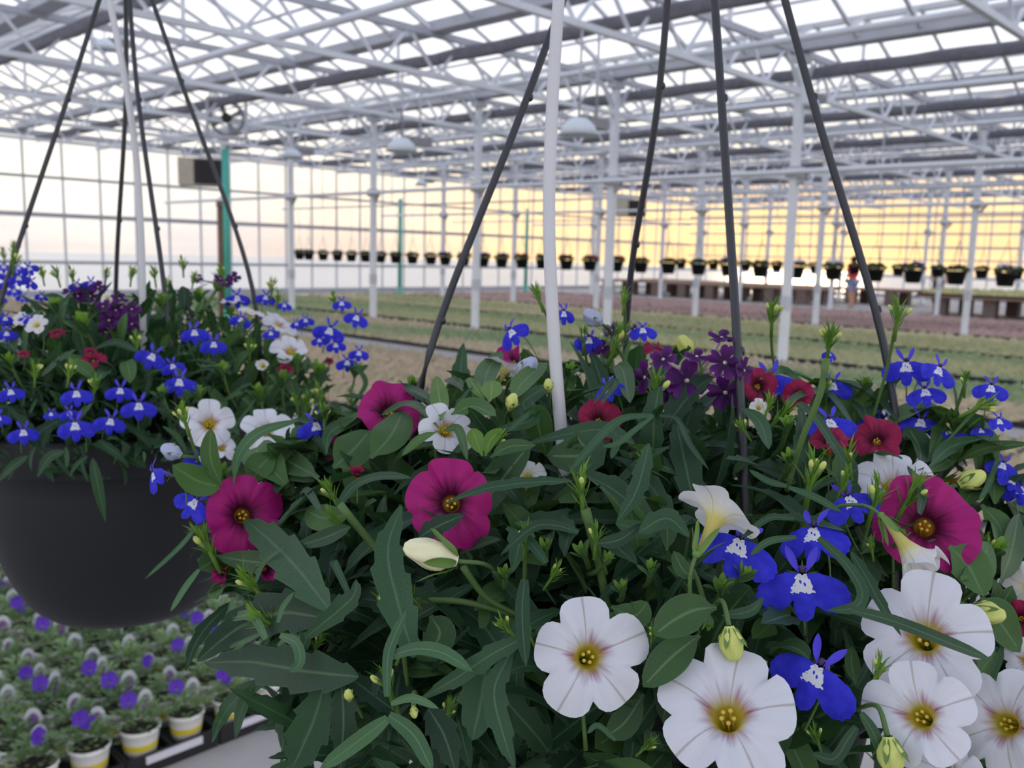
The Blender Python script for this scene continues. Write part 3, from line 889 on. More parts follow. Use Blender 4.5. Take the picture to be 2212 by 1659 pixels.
# ---- two people far off
def skin_part(name, verts, edges, radii, mat, parent, sub=2):
    me = bpy.data.meshes.new(name)
    me.from_pydata([tuple(v) for v in verts], edges, [])
    o = obj(name, me, parent)
    md = o.modifiers.new('skin', 'SKIN'); md.use_smooth_shade = True
    for i, r in enumerate(radii):
        sv = me.skin_vertices[0].data[i]; sv.radius = (r, r) if not isinstance(r, tuple) else r
    me.skin_vertices[0].data[0].use_root = True
    s2 = o.modifiers.new('sub', 'SUBSURF'); s2.levels = sub; s2.render_levels = sub
    me.materials.append(MATS[mat])
    return o
def person(loc, rz, label, shirt, lower, short, arm):
    t_ = thing('person', label, 'person', loc, rotz=rz)
    V = [(0, 0, 0.96), (0, 0, 1.15), (0, 0, 1.36), (0, 0.0, 1.48), (0, 0.02, 1.56), (0, 0.02, 1.66),
         (0.10, 0, 0.90), (0.11, 0.02, 0.50), (0.11, -0.01, 0.08), (0.12, 0.15, 0.04),
         (-0.10, 0, 0.90), (-0.12, -0.04, 0.50), (-0.13, -0.14, 0.08), (-0.14, 0.02, 0.04),
         (0.19, 0, 1.40), (0.24, 0.02, 1.13), arm[0], arm[1], (-0.19, 0, 1.40), (-0.25, 0.0, 1.13), (-0.25, 0.12, 0.92), (-0.24, 0.18, 0.83)]
    E = [(0, 1), (1, 2), (2, 3), (3, 4), (4, 5), (0, 6), (6, 7), (7, 8), (8, 9), (0, 10), (10, 11), (11, 12), (12, 13), (2, 14), (14, 15), (15, 16), (16, 17), (2, 18), (18, 19), (19, 20), (20, 21)]
    R = [(0.15, 0.11), (0.13, 0.10), (0.16, 0.11), 0.06, 0.075, 0.085, 0.085, 0.06, 0.04, 0.04, 0.085, 0.06, 0.04, 0.04, 0.06, 0.045, 0.035, 0.035, 0.06, 0.045, 0.035, 0.035]
    skin_part('body', V, E, R, 'skin', t_)
    sv = [V[0], V[1], V[2], (0, 0, 1.45), V[14], (0.225, 0.01, 1.2), V[18], (-0.235, 0, 1.2)]
    skin_part('shirt', sv, [(0, 1), (1, 2), (2, 3), (2, 4), (4, 5), (2, 6), (6, 7)], [(0.19, 0.15), (0.17, 0.14), (0.20, 0.15), 0.085, 0.085, 0.075, 0.085, 0.075], shirt, t_)
    kz = 0.55 if short else 0.14
    lv = [V[0], V[6], (0.11, 0.02 if short else 0, kz), V[10], (-0.12, -0.04 if short else -0.12, kz)]
    skin_part('shorts' if short else 'trousers', lv, [(0, 1), (1, 2), (0, 3), (3, 4)], [(0.18, 0.14), 0.115, 0.10 if short else 0.07, 0.115, 0.10 if short else 0.07], lower, t_)
    mb = MB(); mb.blob((0, 0.0, 1.66), 0.105, 0.115, 0.12, 12, 8); obj('hair', mb.mesh('hair', 'hair_dark'), t_)
    return t_
x, y = at_floor_f(1838, 31.0)
person((x, y, 0), -YAW + 0.5, 'person in a red top and pale shorts standing among the benches', 'shirt_red', 'shorts_blue', True, ((0.30, 0.18, 1.0), (0.33, 0.30, 0.98)))
x, y = at_floor_f(2024, 33.5)
person((x, y, 0.0), -YAW + 2.8, 'person in dark green clothing behind the bench of green plants', 'shirt_green', 'trousers_dark', False, ((0.26, 0.2, 1.0), (0.2, 0.3, 1.02)))

# ================================================================== flats of violet bedding plants on the floor
def make_tray():
    t_ = thing('plant_tray', None, 'tray')
    mb = MB()
    mb.box((0.14, 0.28, 0.012), (0.275, 0.555, 0.024))
    for c, d in (((0.14, 0.004, 0.035), (0.275, 0.008, 0.05)), ((0.14, 0.556, 0.035), (0.275, 0.008, 0.05)), ((0.004, 0.28, 0.035), (0.008, 0.555, 0.05)), ((0.276, 0.28, 0.035), (0.008, 0.555, 0.05)), ((0.14, 0.28, 0.035), (0.008, 0.54, 0.04))):
        mb.box(c, d)
    obj('tray_shell', mb.mesh('tray_shell', 'tray_black', False), t_)
    mb = MB(); mb.box((0.14, -0.003, 0.045), (0.17, 0.006, 0.022)); obj('label_strip', mb.mesh('label_strip', 'strip_white', False), t_)
    return t_
def make_flat_plant(v):
    rnd = random.Random(40 + v)
    t_ = thing('potted_violet', None, 'potted plant')
    mb = MB(); mb.lathe([(0, 0.0), (0.040, 0.0), (0.046, 0.035)], 16); mb.lathe([(0.0485, 0.052), (0.055, 0.095), (0.057, 0.096), (0.057, 0.085)], 16); obj('pot', mb.mesh('pot', 'pot_white'), t_)
    mb = MB(); mb.lathe([(0.0462, 0.034), (0.0490, 0.053)], 16); obj('band', mb.mesh('band', 'band_yellow'), t_)
    mb = MB(); mb.lathe([(0.052, 0.084), (0, 0.086)], 14); obj('soil', mb.mesh('soil', 'soil'), t_)
    mb = MB()
    for k in range(190):
        a = rnd.uniform(0, 2 * PI); el = rnd.uniform(0.05, 1.4); r = rnd.uniform(0.02, 0.066)
        c = Vector((r * math.cos(a) * math.cos(el) * 1.2, r * math.sin(a) * math.cos(el) * 1.2, 0.088 + r * math.sin(el) * 1.15))
        d = Vector((math.cos(a + rnd.uniform(-.6, .6)), math.sin(a + rnd.uniform(-.6, .6)), rnd.uniform(0.1, 0.9))).normalized()
        sde = d.cross(Vector((0, 0, 1))).normalized() * rnd.uniform(0.005, 0.009)
        ln = rnd.uniform(0.016, 0.03)
        mb.add([c, c + d * ln * .5 + sde, c + d * ln, c + d * ln * .5 - sde], [(0, 1, 2, 3)], [(0.5, 0), (0.9, 0.5), (0.5, 1), (0.1, 0.5)])
    tag(obj('foliage', mb.mesh('foliage', 'flat_foliage'), t_), kind='stuff')
    # plant tag: upright oval card facing the aisle
    mb = MB(); n = 18
    ov = [(0.024 * math.cos(2 * PI * k / n), 0.0, 0.036 * math.sin(2 * PI * k / n)) for k in range(n)]
    mb.add([(a, 0.0012, c) for a, b, c in ov] + [(a, -0.0012, c) for a, b, c in ov], [tuple(range(n)), tuple(range(2 * n - 1, n - 1, -1))] + [(k, k + n, (k + 1) % n + n, (k + 1) % n) for k in range(n)])
    mb.box((0, 0, -0.045), (0.01, 0.002, 0.04))
    q = Matrix.Rotation(rnd.uniform(-0.3, 0.3), 4, 'Z').to_quaternion()
    card = obj('plant_tag', mb.mesh('plant_tag', 'tag_plastic', False), t_, (0.03 + 0.01 * rnd.random(), 0.03, 0.135 + 0.01 * rnd.random()), q)
    mb = MB(); mb.add([(a * 0.6, -0.0018, c * 0.65 - 0.002) for a, b, c in ov], [tuple(range(n - 1, -1, -1))]); obj('print', mb.mesh('print', 'tag_print', False), card)
    nf = (0, 1, 0, 2, 0, 1, 0)[v % 7]
    for k in range(nf):
        a = rnd.uniform(0, 6.28); r = rnd.uniform(0.01, 0.04)
        c = Vector((r * math.cos(a), r * math.sin(a), 0.15 + rnd.uniform(0, 0.02)))
        dr = Vector((rnd.uniform(-.5, .3), -1 + rnd.uniform(-.3, .3), rnd.uniform(0.2, 0.9))).normalized()
        qx = dr.to_track_quat('Z', 'Y')
        mb = MB(); m = 25
        vs = [(0, 0, -0.008)] + [((0.021 + 0.003 * abs(math.cos(2.5 * 2 * PI * j / m))) * math.cos(2 * PI * j / m), (0.021 + 0.003 * abs(math.cos(2.5 * 2 * PI * j / m))) * math.sin(2 * PI * j / m), 0.001 * math.sin(j * 1.3)) for j in range(m)]
        mb.add(vs, [(0, 1 + j, 1 + (j + 1) % m) for j in range(m)])
        mb.tube([(0, 0, -0.006), (0, 0, -0.03)], [0.004, 0.002], 6)
        obj('flower', mb.mesh('flower', 'petal_violet'), t_, c, qx)
    return t_
tray0 = make_tray()
plants0 = [make_flat_plant(v) for v in range(7)]
edge = P_plane(475, 1578, 0.05)
ox = edge.x % 0.28
tused = False; pu = set()
FLAT_Y0 = edge.y
rndf = random.Random(5)
for i in range(-8, 12):
    for j in range(0, 5):
        tx, ty = edge.x + i * 0.283, FLAT_Y0 + j * 0.565
        vis = False
        cells = []
        for a in range(2):
            for b in range(4):
                c = Vector((tx + 0.07 + a * 0.14, ty + 0.07 + b * 0.14, 0.024))
                px, py, z = px_of(c + Vector((0, 0, 0.08)))
                if -60 < px < 760 and 1230 < py < 1720:
                    cells.append(c)
        if not cells or j > 3:
            continue
        o = tray0 if not tused else copy_tree(tray0); tused = True
        o.location = (tx, ty, 0.0)
        if j == 0:
            tag(o, 'black plant tray with a white label strip, along the concrete aisle', 'tray', 'black trays along the concrete aisle')
        else:
            tag(o, 'black plant tray of violet bedding plants behind the aisle row', 'tray', 'black trays behind the aisle row')
        for c in cells:
            v = rndf.randrange(7)
            o = plants0[v] if v not in pu else copy_tree(plants0[v]); pu.add(v)
            o.location = c; o.rotation_euler = (0, 0, rndf.uniform(-0.35, 0.35)); s_ = rndf.uniform(0.92, 1.08); o.scale = (s_, s_, s_)
            nf = (0, 1, 0, 2, 0, 1, 0)[v % 7]
            lab = ('white floor pot of green seedlings with oval tag, no open flower', 'white floor pot with oval plant tag and one violet flower', 'white floor pot with oval plant tag and two violet flowers')[nf]
            tag(o, lab, 'potted plant', ('floor pots without flowers', 'floor pots with one flower', 'floor pots with two flowers')[nf])
            if j == 0 and c.y - ty < 0.1:
                o['label'] = lab.replace('floor pot', 'aisle-edge pot'); o['group'] = 'aisle-edge ' + o['group']
for v in range(7):
    if v not in pu:
        for ch in list(plants0[v].children):
            bpy.data.objects.remove(ch)
        bpy.data.objects.remove(plants0[v])

# ================================================================== hanging baskets in front
RIM_R, POT_D = 0.125, 0.178
RIM_Z = P(240, 965, 0.675).z
def on_rim_level(px, z):
    r = ray(px, 829.5); p = EYE + r * z
    return Vector((p.x, p.y, RIM_Z))
C_MAIN = on_rim_level(1425, 0.47) - Vector((0, 0, 0.025))
C_LEFT = on_rim_level(262, 0.80)
C_THIRD = C_LEFT + (C_LEFT - C_MAIN - Vector((0, 0, 0.025))) * 1.02

def basket(c, label, strap_px, hook, zc, tube_r=0.0021):
    t_ = thing('hanging_basket', label, 'hanging basket', (c.x, c.y, c.z))
    mb = MB()
    prof = [(0.0, -POT_D), (0.045, -POT_D), (0.058, -POT_D + 0.004)]
    for k in range(1, 11):
        a = k / 10
        prof.append((0.058 + (RIM_R - 0.010 - 0.058) * math.sin(a * PI / 2) ** 0.85, -POT_D + 0.004 + (POT_D - 0.032) * (1 - math.cos(a * PI / 2)) ** 0.85))
    prof += [(RIM_R - 0.008, -0.027)]
    inner = [(RIM_R - 0.012, -0.03)] + [(r - 0.004, z + 0.003) for r, z in reversed(prof[:-1])]
    mb.lathe(prof + inner, 56)
    obj('bowl', mb.mesh('bowl', 'pot_black'), t_)
    mb = MB(); mb.lathe([(RIM_R - 0.009, -0.029), (RIM_R - 0.001, -0.030), (RIM_R + 0.001, -0.026), (RIM_R + 0.003, -0.003), (RIM_R + 0.001, 0.0), (RIM_R - 0.004, 0.0), (RIM_R - 0.006, -0.003), (RIM_R - 0.010, -0.027), (RIM_R - 0.009, -0.029)], 56)
    obj('rim', mb.mesh('rim', 'pot_black'), t_)
    mb = MB(); mb.lathe([(RIM_R - 0.014, -0.022), (0.09, -0.012), (0.05, -0.005), (0, 0.0)], 30); obj('soil', mb.mesh('soil', 'soil'), t_)
    rnd = random.Random(3)
    for (pxb, pyb), (pxm, pym), ang in strap_px:
        e = c + Vector((math.cos(ang) * RIM_R * 0.97, math.sin(ang) * RIM_R * 0.97, -0.006))
        zb = (e - EYE).dot(FWD); zh = (hook - EYE).dot(FWD)
        zm = zb + (zh - zb) * 0.33; zt = zb + (zh - zb) * 0.70
        pts = [hook, P(pxm, pym, zt), P(pxb, pyb, zm), e]
        cv = catmull(pts, 26)
        mb = MB(); mb.tube([p - c for p in cv], tube_r, 8)
        st = obj('strap', mb.mesh('strap', 'strap_dark'), t_)
        for q in (9, 15, 20):
            p = cv[q] - c
            mb = MB(); mb.blob(p + RGT * tube_r * 0.7, tube_r * 0.9, tube_r * 0.9, tube_r * 1.1, 8, 6); obj('knob', mb.mesh('knob', 'strap_dark'), st)
    h = hook - c
    mb = MB(); mb.tube([h + Vector((0, 0, -0.004)), h + Vector((0, 0, 0.03)), h + Vector((0.008, 0, 0.045)), h + Vector((0.0, 0, 0.058)), h + Vector((-0.009, 0, 0.048))], 0.002, 8)
    obj('hook', mb.mesh('hook', 'hook_steel'), t_)
    return t_
def rim_angle(c, px):
    """plan angles of rim points seen at this image column: (near, far)"""
    best = []
    last = None
    for k in range(721):
        a = k * 2 * PI / 720
        p = c + Vector((math.cos(a), math.sin(a), 0)) * RIM_R
        x, y, z = px_of(p)
        if last is not None and (last[0] - px) * (x - px) <= 0:
            best.append((z, a))
        last = (x, y, z)
    best.sort()
    return (best[0][1], best[-1][1]) if best else (0, 0)
def edge_angle(c, side):
    xs_ = [(px_of(c + Vector((math.cos(k * PI / 180), math.sin(k * PI / 180), 0)) * RIM_R)[0], k * PI / 180) for k in range(360)]
    return (min if side < 0 else max)(xs_)[1]
hook_main = P(1492, -740, 0.475)
hook_left = P(268, -170, 0.80)
an_f, _ = rim_angle(C_MAIN, 1625); _, an_b = rim_angle(C_MAIN, 1350)
basket(C_MAIN, 'charcoal hanging basket pot under white petunia-like flowers, thick white tube dropping into it',
       [((905, 850), (1150, 180), edge_angle(C_MAIN, -1)), ((1357, 650), (1428, 160), an_b), ((1604, 950), (1556, 180), an_f), ((1925, 830), (1745, 180), edge_angle(C_MAIN, 1))], hook_main, 0.47)
an_f, _ = rim_angle(C_LEFT, 390); _, an_b = rim_angle(C_LEFT, 248)
basket(C_LEFT, 'charcoal hanging basket bowl over the violet floor trays, thin white tube dropping into it',
       [((20, 590), (150, 200), edge_angle(C_LEFT, -1)), ((252, 570), (272, 200), an_b), ((352, 600), (297, 200), an_f), ((540, 600), (385, 160), edge_angle(C_LEFT, 1))], hook_left, 0.80)
hook_third = hook_left + (C_THIRD - C_LEFT)
ea = edge_angle(C_THIRD, 1)
def mid3(f, ea):
    e = C_THIRD + Vector((math.cos(ea), math.sin(ea), 0)) * RIM_R
    x, y, z = px_of(hook_third.lerp(e, f)); return (x, y)
basket(C_THIRD, 'hanging basket of blue flowers furthest along the near row',
       [(mid3(0.67, e_), mid3(0.3, e_), e_) for e_ in (ea, ea + PI / 2, ea + PI, ea + 1.5 * PI)], hook_third, 1.15)
# the carrying pipe overhead
dn = (C_LEFT - C_MAIN).normalized()
a_ = hook_main - dn * 1.2 + Vector((0, 0, 0.06)); b_ = hook_main + dn * 3.0 + Vector((0, 0, 0.06)); a_.z = b_.z = max(hook_main.z, hook_left.z) + 0.06
pipe('hanging_rail', a_, b_, 0.012, 'steel_grey', 'grey overhead rail that carries the near flower baskets', 'pipe')

def drip_tube(label, pts, r):
    c = pts[-1]
    mb = MB(); cv = catmull(pts, 30)
    mb.tube([p - c for p in cv], r, 14)
    t_ = thing('drip_tube', label, 'tube', c)
    obj('tube_body', mb.mesh('tube_body', 'tube_white'), t_)
    mb = MB(); mb.tube([cv[-1] - c, cv[-1] - c + (cv[-1] - cv[-2]).normalized() * 0.035], [r * 0.8, r * 0.3], 10); obj('stake', mb.mesh('stake', 'pot_black'), t_)
drip_tube('thick white plastic drip tube running down into the basket of white and magenta flowers', [P(1262, -560, .46), P(1228, -240, .45), P(1207, 0, .44), P(1192, 250, .43), P(1186, 480, .425), P(1196, 720, .42), P(1212, 930, .415), P(1222, 1030, .41)], 0.0030)
drip_tube('thin white drip tube running down into the basket above the floor trays', [P(195, -180, .79), P(236, 0, .785), P(268, 160, .78), P(293, 330, .775), P(305, 520, .77), P(309, 690, .765), P(311, 800, .76)], 0.0029)

# ------------------------------------------------------------------ leaves
def width_at(t, kind):
    if kind == 'lance':
        return max(0.0, (math.sin(PI * min(1, t ** 0.85)) ** 0.75)) * 0.9 + 0.10 * (1 - t)
    if kind == 'strap':
        return 0.30 + 0.70 * math.sin(PI * min(1.0, t * 0.92 + 0.04)) ** 0.6 if t < 0.86 else (0.30 + 0.70 * math.sin(PI * 0.8312) ** 0.6) * max(0.0, (1 - t) / 0.14) ** 0.8
    if kind == 'ovate':
        return (0.12 if t < 0.08 else 0) + math.sin(PI * max(0, (t - 0.06)) / 0.94) ** 0.62
    return math.sin(PI * t)
def ribbon(mb, cv, nrm, W, kind, fold=0.25, teeth=0, low=False, twist=0.0, wave=0.0, rnd=random):
    n = len(cv) - 1
    us = (-1, 0, 1) if low else (-1, -0.55, 0, 0.55, 1)
    vs, uvs, fs = [], [], []
    ph = rnd.uniform(0, 6.28)
    for i, p in enumerate(cv):
        t = i / n
        d = (cv[min(i + 1, n)] - cv[max(i - 1, 0)])
        if d.length < 1e-9:
            d = Vector((0, 1, 0))
        d.normalize()
        x = d.cross(nrm)
        if x.length < 1e-4:
            x = d.cross(Vector((0.3, 0.5, 0.8)))
        x.normalize()
        z = x.cross(d)
        if twist:
            a = twist * (t - 0.3)
            x, z = x * math.cos(a) + z * math.sin(a), z * math.cos(a) - x * math.sin(a)
        w = W * 0.5 * width_at(t, kind)
        wl = wr = w
        if teeth:
            s1 = (t * teeth + 0.1) % 1.0; s2 = (t * teeth + 0.55) % 1.0
            wl = w * (0.82 + 0.30 * s1 ** 1.5); wr = w * (0.82 + 0.30 * s2 ** 1.5)
        for u in us:
            ww = wl if u < 0 else wr
            off = x * (u * ww) + z * (fold * abs(u) * ww + wave * W * math.sin(t * 9 + ph + (1.5 if u > 0 else 0)) * abs(u))
            vs.append(p + off); uvs.append((0.5 + u * 0.5, t))
    m = len(us)
    for i in range(n):
        for k in range(m - 1):
            fs.append((i * m + k, i * m + k + 1, (i + 1) * m + k + 1, (i + 1) * m + k))
    mb.add(vs, fs, uvs)
def arc(Ln, bend, n, lift=0.0):
    """a centre line from the origin along +Y bending down towards -Z"""
    pts, y, z = [], 0.0, 0.0
    for i in range(n + 1):
        pts.append(Vector((0, y, z)))
        a = lift - bend * (i / n)
        y += Ln / n * math.cos(a); z += Ln / n * math.sin(a)
    return pts
LEAF = {}
def leaf_set(key, mat, kind, Ln, W, count, teeth, bends, low=False):
    rnd = random.Random(hash(key) % 1000 if False else sum(map(ord, key)))
    ms = []
    for i in range(count):
        mb = MB()
        b = bends[0] + (bends[1] - bends[0]) * i / max(1, count - 1)
        n = max(8, teeth * 5) if not low else 5
        cv = arc(1.0, b, n, b * 0.35)
        if not low:
            sw = rnd.uniform(-0.12, 0.12)
            cv = [Vector((sw * math.sin(p.y * 2.5), p.y, p.z)) for p in cv]
        ribbon(mb, cv, Vector((0, 0, 1)), W / Ln, kind, rnd.uniform(0.1, 0.45), teeth, low, rnd.uniform(-0.5, 0.5), 0.04, rnd)
        ms.append(mb.mesh('leaf', mat))
    LEAF[key] = (ms, Ln)
leaf_set('lob', 'lobelia_leaf', 'lance', 0.048, 0.0115, 8, 5, (0.1, 1.3))
leaf_set('lobthin', 'lobelia_leaf', 'strap', 0.036, 0.0042, 6, 0, (0.3, 2.0))
leaf_set('cal', 'calibrachoa_leaf', 'ovate', 0.024, 0.0105, 8, 0, (0.0, 1.2))
leaf_set('calbig', 'calibrachoa_leaf', 'ovate', 0.034, 0.0145, 6, 0, (0.1, 1.2))
leaf_set('young', 'young_leaf', 'ovate', 0.019, 0.0075, 6, 0, (0.0, 0.9))
leaf_set('ver', 'verbena_leaf', 'ovate', 0.036, 0.016, 5, 6, (0.1, 1.0))
leaf_set('grey', 'grey_leaf', 'ovate', 0.026, 0.0105, 4, 0, (0.0, 1.0))

def frame(d, nrm):
    y = d.normalized(); x = y.cross(nrm)
    if x.length < 1e-4:
        x = y.cross(Vector((0.31, 0.4, 0.86)))
    x.normalize(); z = x.cross(y)
    return Matrix((x, y, z)).transposed().to_quaternion()

class Plant:
    def __init__(s, name, label, base, cat='plant'):
        s.o = thing(name, label, cat, base)
        s.base = Vector(base)
        s.n = 0
        s.stuff = {}
    def put(s, name, me, p, q=None, sc=None):
        return obj(name, me, s.o, Vector(p) - s.base, q, sc)
    def leaf(s, key, p, d, nrm, scale=1.0, rnd=random):
        ms, Ln = LEAF[key]
        me = rnd.choice(ms)
        q = frame(d, nrm)
        if s.n < 290:
            s.n += 1
            return s.put('leaf', me, p, q, Ln * scale)
        mb = s.stuff.setdefault(me.materials[0].name, MB())
        R = q.to_matrix() * (Ln * scale)
        base = Vector(p) - s.base
        uvd = {}
        uvl = me.uv_layers[0].data
        for lp_ in me.loops:
            uvd[lp_.vertex_index] = tuple(uvl[lp_.index].uv)
        mb.add([R @ v.co + base for v in me.vertices], [tuple(pg.vertices) for pg in me.polygons], [uvd[i] for i in range(len(me.vertices))])
    def path_leaf(s, pts, Wpx, kind='lance', mat='lobelia_leaf', teeth=0, fold=0.2, tilt=(0, 0.35), twist=0.0, z=None, dz=0.0, name='leaf', wave=0.03):
        """a leaf drawn by its centre line: base first; points are (column,row[,depth offset])"""
        w3, zs = [], []
        for p in pts:
            zz = (z if z is not None else s.depth(p[0], p[1])) + dz + (p[2] if len(p) > 2 else 0)
            w3.append(P(p[0], p[1], zz)); zs.append(zz)
        W = Wpx * (sum(zs) / len(zs)) / FPX
        cv = catmull(w3, max(12, teeth * 8))
        nrm = (-FWD + RGT * tilt[0] + UPV * tilt[1]).normalized()
        mb = MB(); c = cv[0]
        ribbon(mb, [p - c for p in cv], nrm, W, kind, fold, teeth, False, twist, wave)
        s.n += 1
        return s.put(name, mb.mesh(name, mat), c)
    def stem(s, pts, r, mat='stem_green', name='stem'):
        c = pts[0]
        cv = catmull(pts, 10)
        mb = MB(); mb.tube([p - c for p in cv], [r * (1 - 0.25 * i / 10) for i in range(11)], 7)
        return s.put(name, mb.mesh(name, mat), c)
    def finish(s):
        for k, mb in s.stuff.items():
            tag(s.put('inner_leaves', mb.mesh('inner_leaves', k), s.base), kind='stuff')

class Mound:
    def __init__(s, c, rh, rv):
        s.c, s.rh, s.rv = Vector(c), rh, rv
    def depth(s, px, py, f=1.0):
        d = ray(px, py); k = Vector((1 / (s.rh * f), 1 / (s.rh * f), 1 / (s.rv * f)))
        o = EYE - s.c
        o_ = Vector((o.x * k.x, o.y * k.y, o.z * k.z)); d_ = Vector((d.x * k.x, d.y * k.y, d.z * k.z))
        A, B, C = d_.dot(d_), 2 * o_.dot(d_), o_.dot(o_) - 1
        D = B * B - 4 * A * C
        if D < 0:
            return -B / (2 * A)
        return (-B - math.sqrt(D)) / (2 * A)
MM = Mound(C_MAIN + Vector((0, 0, -0.020)) + RGT * -0.012, 0.205, 0.145)
ML = Mound(C_LEFT + Vector((0, 0, -0.02)) + RGT * 0.012, 0.190, 0.135)
M3 = Mound(C_THIRD + Vector((0, 0, -0.01)), 0.175, 0.13)

# ------------------------------------------------------------------ flower meshes
def corolla_mesh(seed, mat, closed=0.0, ruff=0.05, notch=0.2, tilt=0.12):
    rnd = random.Random(seed)
    prof = [(0.0, 0.06, -1.05), (0.14, 0.075, -0.85), (0.28, 0.11, -0.55), (0.40, 0.16, -0.32), (0.50, 0.235, -0.16), (0.60, 0.38, -0.06), (0.72, 0.56, 0.0), (0.86, 0.78, 0.0), (1.0, 1.0, -0.03)]
    NT, NR = 60, 15
    lobes = [(rnd.uniform(0.86, 1.08), rnd.uniform(-tilt, tilt), rnd.uniform(-tilt, tilt)) for _ in range(5)]
    vs, uvs, fs = [], [], []
    for i in range(NR + 1):
        s_ = i / NR
        for (a, r1, z1), (b, r2, z2) in zip(prof[:-1], prof[1:]):
            if a <= s_ <= b + 1e-9:
                f = (s_ - a) / (b - a); rr = r1 + (r2 - r1) * f; zz = z1 + (z2 - z1) * f
                break
        lim = max(0.0, (s_ - 0.45) / 0.55)
        for k in range(NT + 1):
            th = 2 * PI * k / NT
            q = (5 * k / NT + 0.5) % 1.0 - 0.5     # -.5..+.5 inside a lobe, 0 at its centre
            li = int((5 * k / NT + 0.5)) % 5
            amp, t1, t2 = lobes[li]
            out = 1 - notch * (abs(q) * 2) ** 3.6 * lim ** 1.2
            edge_w = math.cos(q * PI) ** 0.8
            r = rr * (1 + (amp - 1) * lim * edge_w) * out * (1 - 0.45 * closed * lim)
            z = zz + lim ** 1.6 * (t1 * edge_w + t2 * q * 1.6) + lim ** 2 * ruff * math.sin(th * 7 + seed) * 0.6 + closed * lim * 0.55
            z -= lim ** 2 * 0.06 * math.cos(q * 2 * PI)
            vs.append((r * math.cos(th + PI / 2), r * math.sin(th + PI / 2), z)); uvs.append((k / NT, s_))
    M_ = NT + 1
    for i in range(NR):
        for k in range(NT):
            fs.append((i * M_ + k, i * M_ + k + 1, (i + 1) * M_ + k + 1, (i + 1) * M_ + k))
    mb = MB(); mb.add(vs, fs, uvs)
    return mb.mesh('flower', mat)
COR = {}
for key, mat in (('W', 'white_corolla'), ('P', 'white_corolla_pale'), ('M', 'magenta_corolla'), ('C', 'crimson_corolla')):
    COR[key] = [corolla_mesh(10 + i, mat, 0.0, 0.05 if key in 'WP' else 0.12, (0.30, 0.27, 0.33, 0.36)[i] if key in 'WP' else (0.16, 0.18, 0.14, 0.20)[i], (0.16, 0.2, 0.15, 0.26)[i] * (1.0 if key in 'WP' else 1.7)) for i in range(4)]
    COR[key + 'closed'] = [corolla_mesh(30 + i, mat, 0.8, 0.12, 0.2, 0.25) for i in range(3)]
mb = MB()
for k in range(5):
    a = k * 1.257; mb.blob((0.085 * math.cos(a), 0.085 * math.sin(a), -0.20 + 0.03 * (k % 2)), 0.035, 0.035, 0.03, 7, 5)
    mb.tube([(0.08 * math.cos(a), 0.08 * math.sin(a), -0.22), (0.05 * math.cos(a), 0.05 * math.sin(a), -0.7)], 0.01, 5)
STAMENS = mb.mesh('stamens', 'pollen')
mb = MB()
for k in range(5):
    a = k * 2 * PI / 5
    d = Vector((math.cos(a), math.sin(a), 0))
    cv = [Vector((0, 0, -1.12)) + d * 0.05, Vector((0, 0, -1.0)) + d * 0.13, Vector((0, 0, -0.75)) + d * 0.24, Vector((0, 0, -0.5)) + d * 0.42]
    ribbon(mb, catmull(cv, 8), d, 0.15, 'strap', 0.2)
mb.blob((0, 0, -1.1), 0.1, 0.1, 0.1, 8, 6)
CALYX = mb.mesh('calyx', 'calyx_green')
mb = MB(); mb.tube(catmull([(0, 0, -1.12), (0, -0.15, -1.5), (0, -0.7, -1.9), (0, -1.5, -2.1)], 8), 0.045, 6); STALK = mb.mesh('stalk', 'stem_green')

def face_quat(p, yaw, pitch, roll):
    d = (EYE - p).normalized()
    n = (d + RGT * math.tan(math.radians(max(-85, min(85, yaw)))) + UPV * math.tan(math.radians(max(-85, min(85, pitch))))).normalized()
    return quat_zn(n, roll)
def quat_zn(n, roll):
    up = UPV - n * UPV.dot(n)
    if up.length < 1e-3:
        up = -FWD
    up.normalize()
    a = math.radians(roll)
    x = up.cross(n)
    u2 = up * math.cos(a) - x * math.sin(a)   # positive roll turns clockwise for the viewer
    x2 = u2.cross(n)
    return Matrix((x2, u2, n)).transposed().to_quaternion()
def calib(pl, px, py, dia, key='W', yaw=0, pitch=15, roll=0, v=None, z=None, dz=-0.004, nvec=None, label=None, stalk=True):
    zz = (z if z is not None else pl.depth(px, py)) + dz
    p = P(px, py, zz)
    q = face_quat(p, yaw, pitch, roll) if nvec is None else quat_zn(nvec.normalized(), roll)
    R = dia * zz / FPX / 2.0
    ms = COR[key]
    me = ms[(v if v is not None else int(px + py)) % len(ms)]
    f = pl.put('flower', me, p, q, R)
    obj('stamens', STAMENS, f); obj('calyx', CALYX, f)
    if stalk:
        obj('stalk', STALK, f)
    if label:
        f['label'] = label
    return f

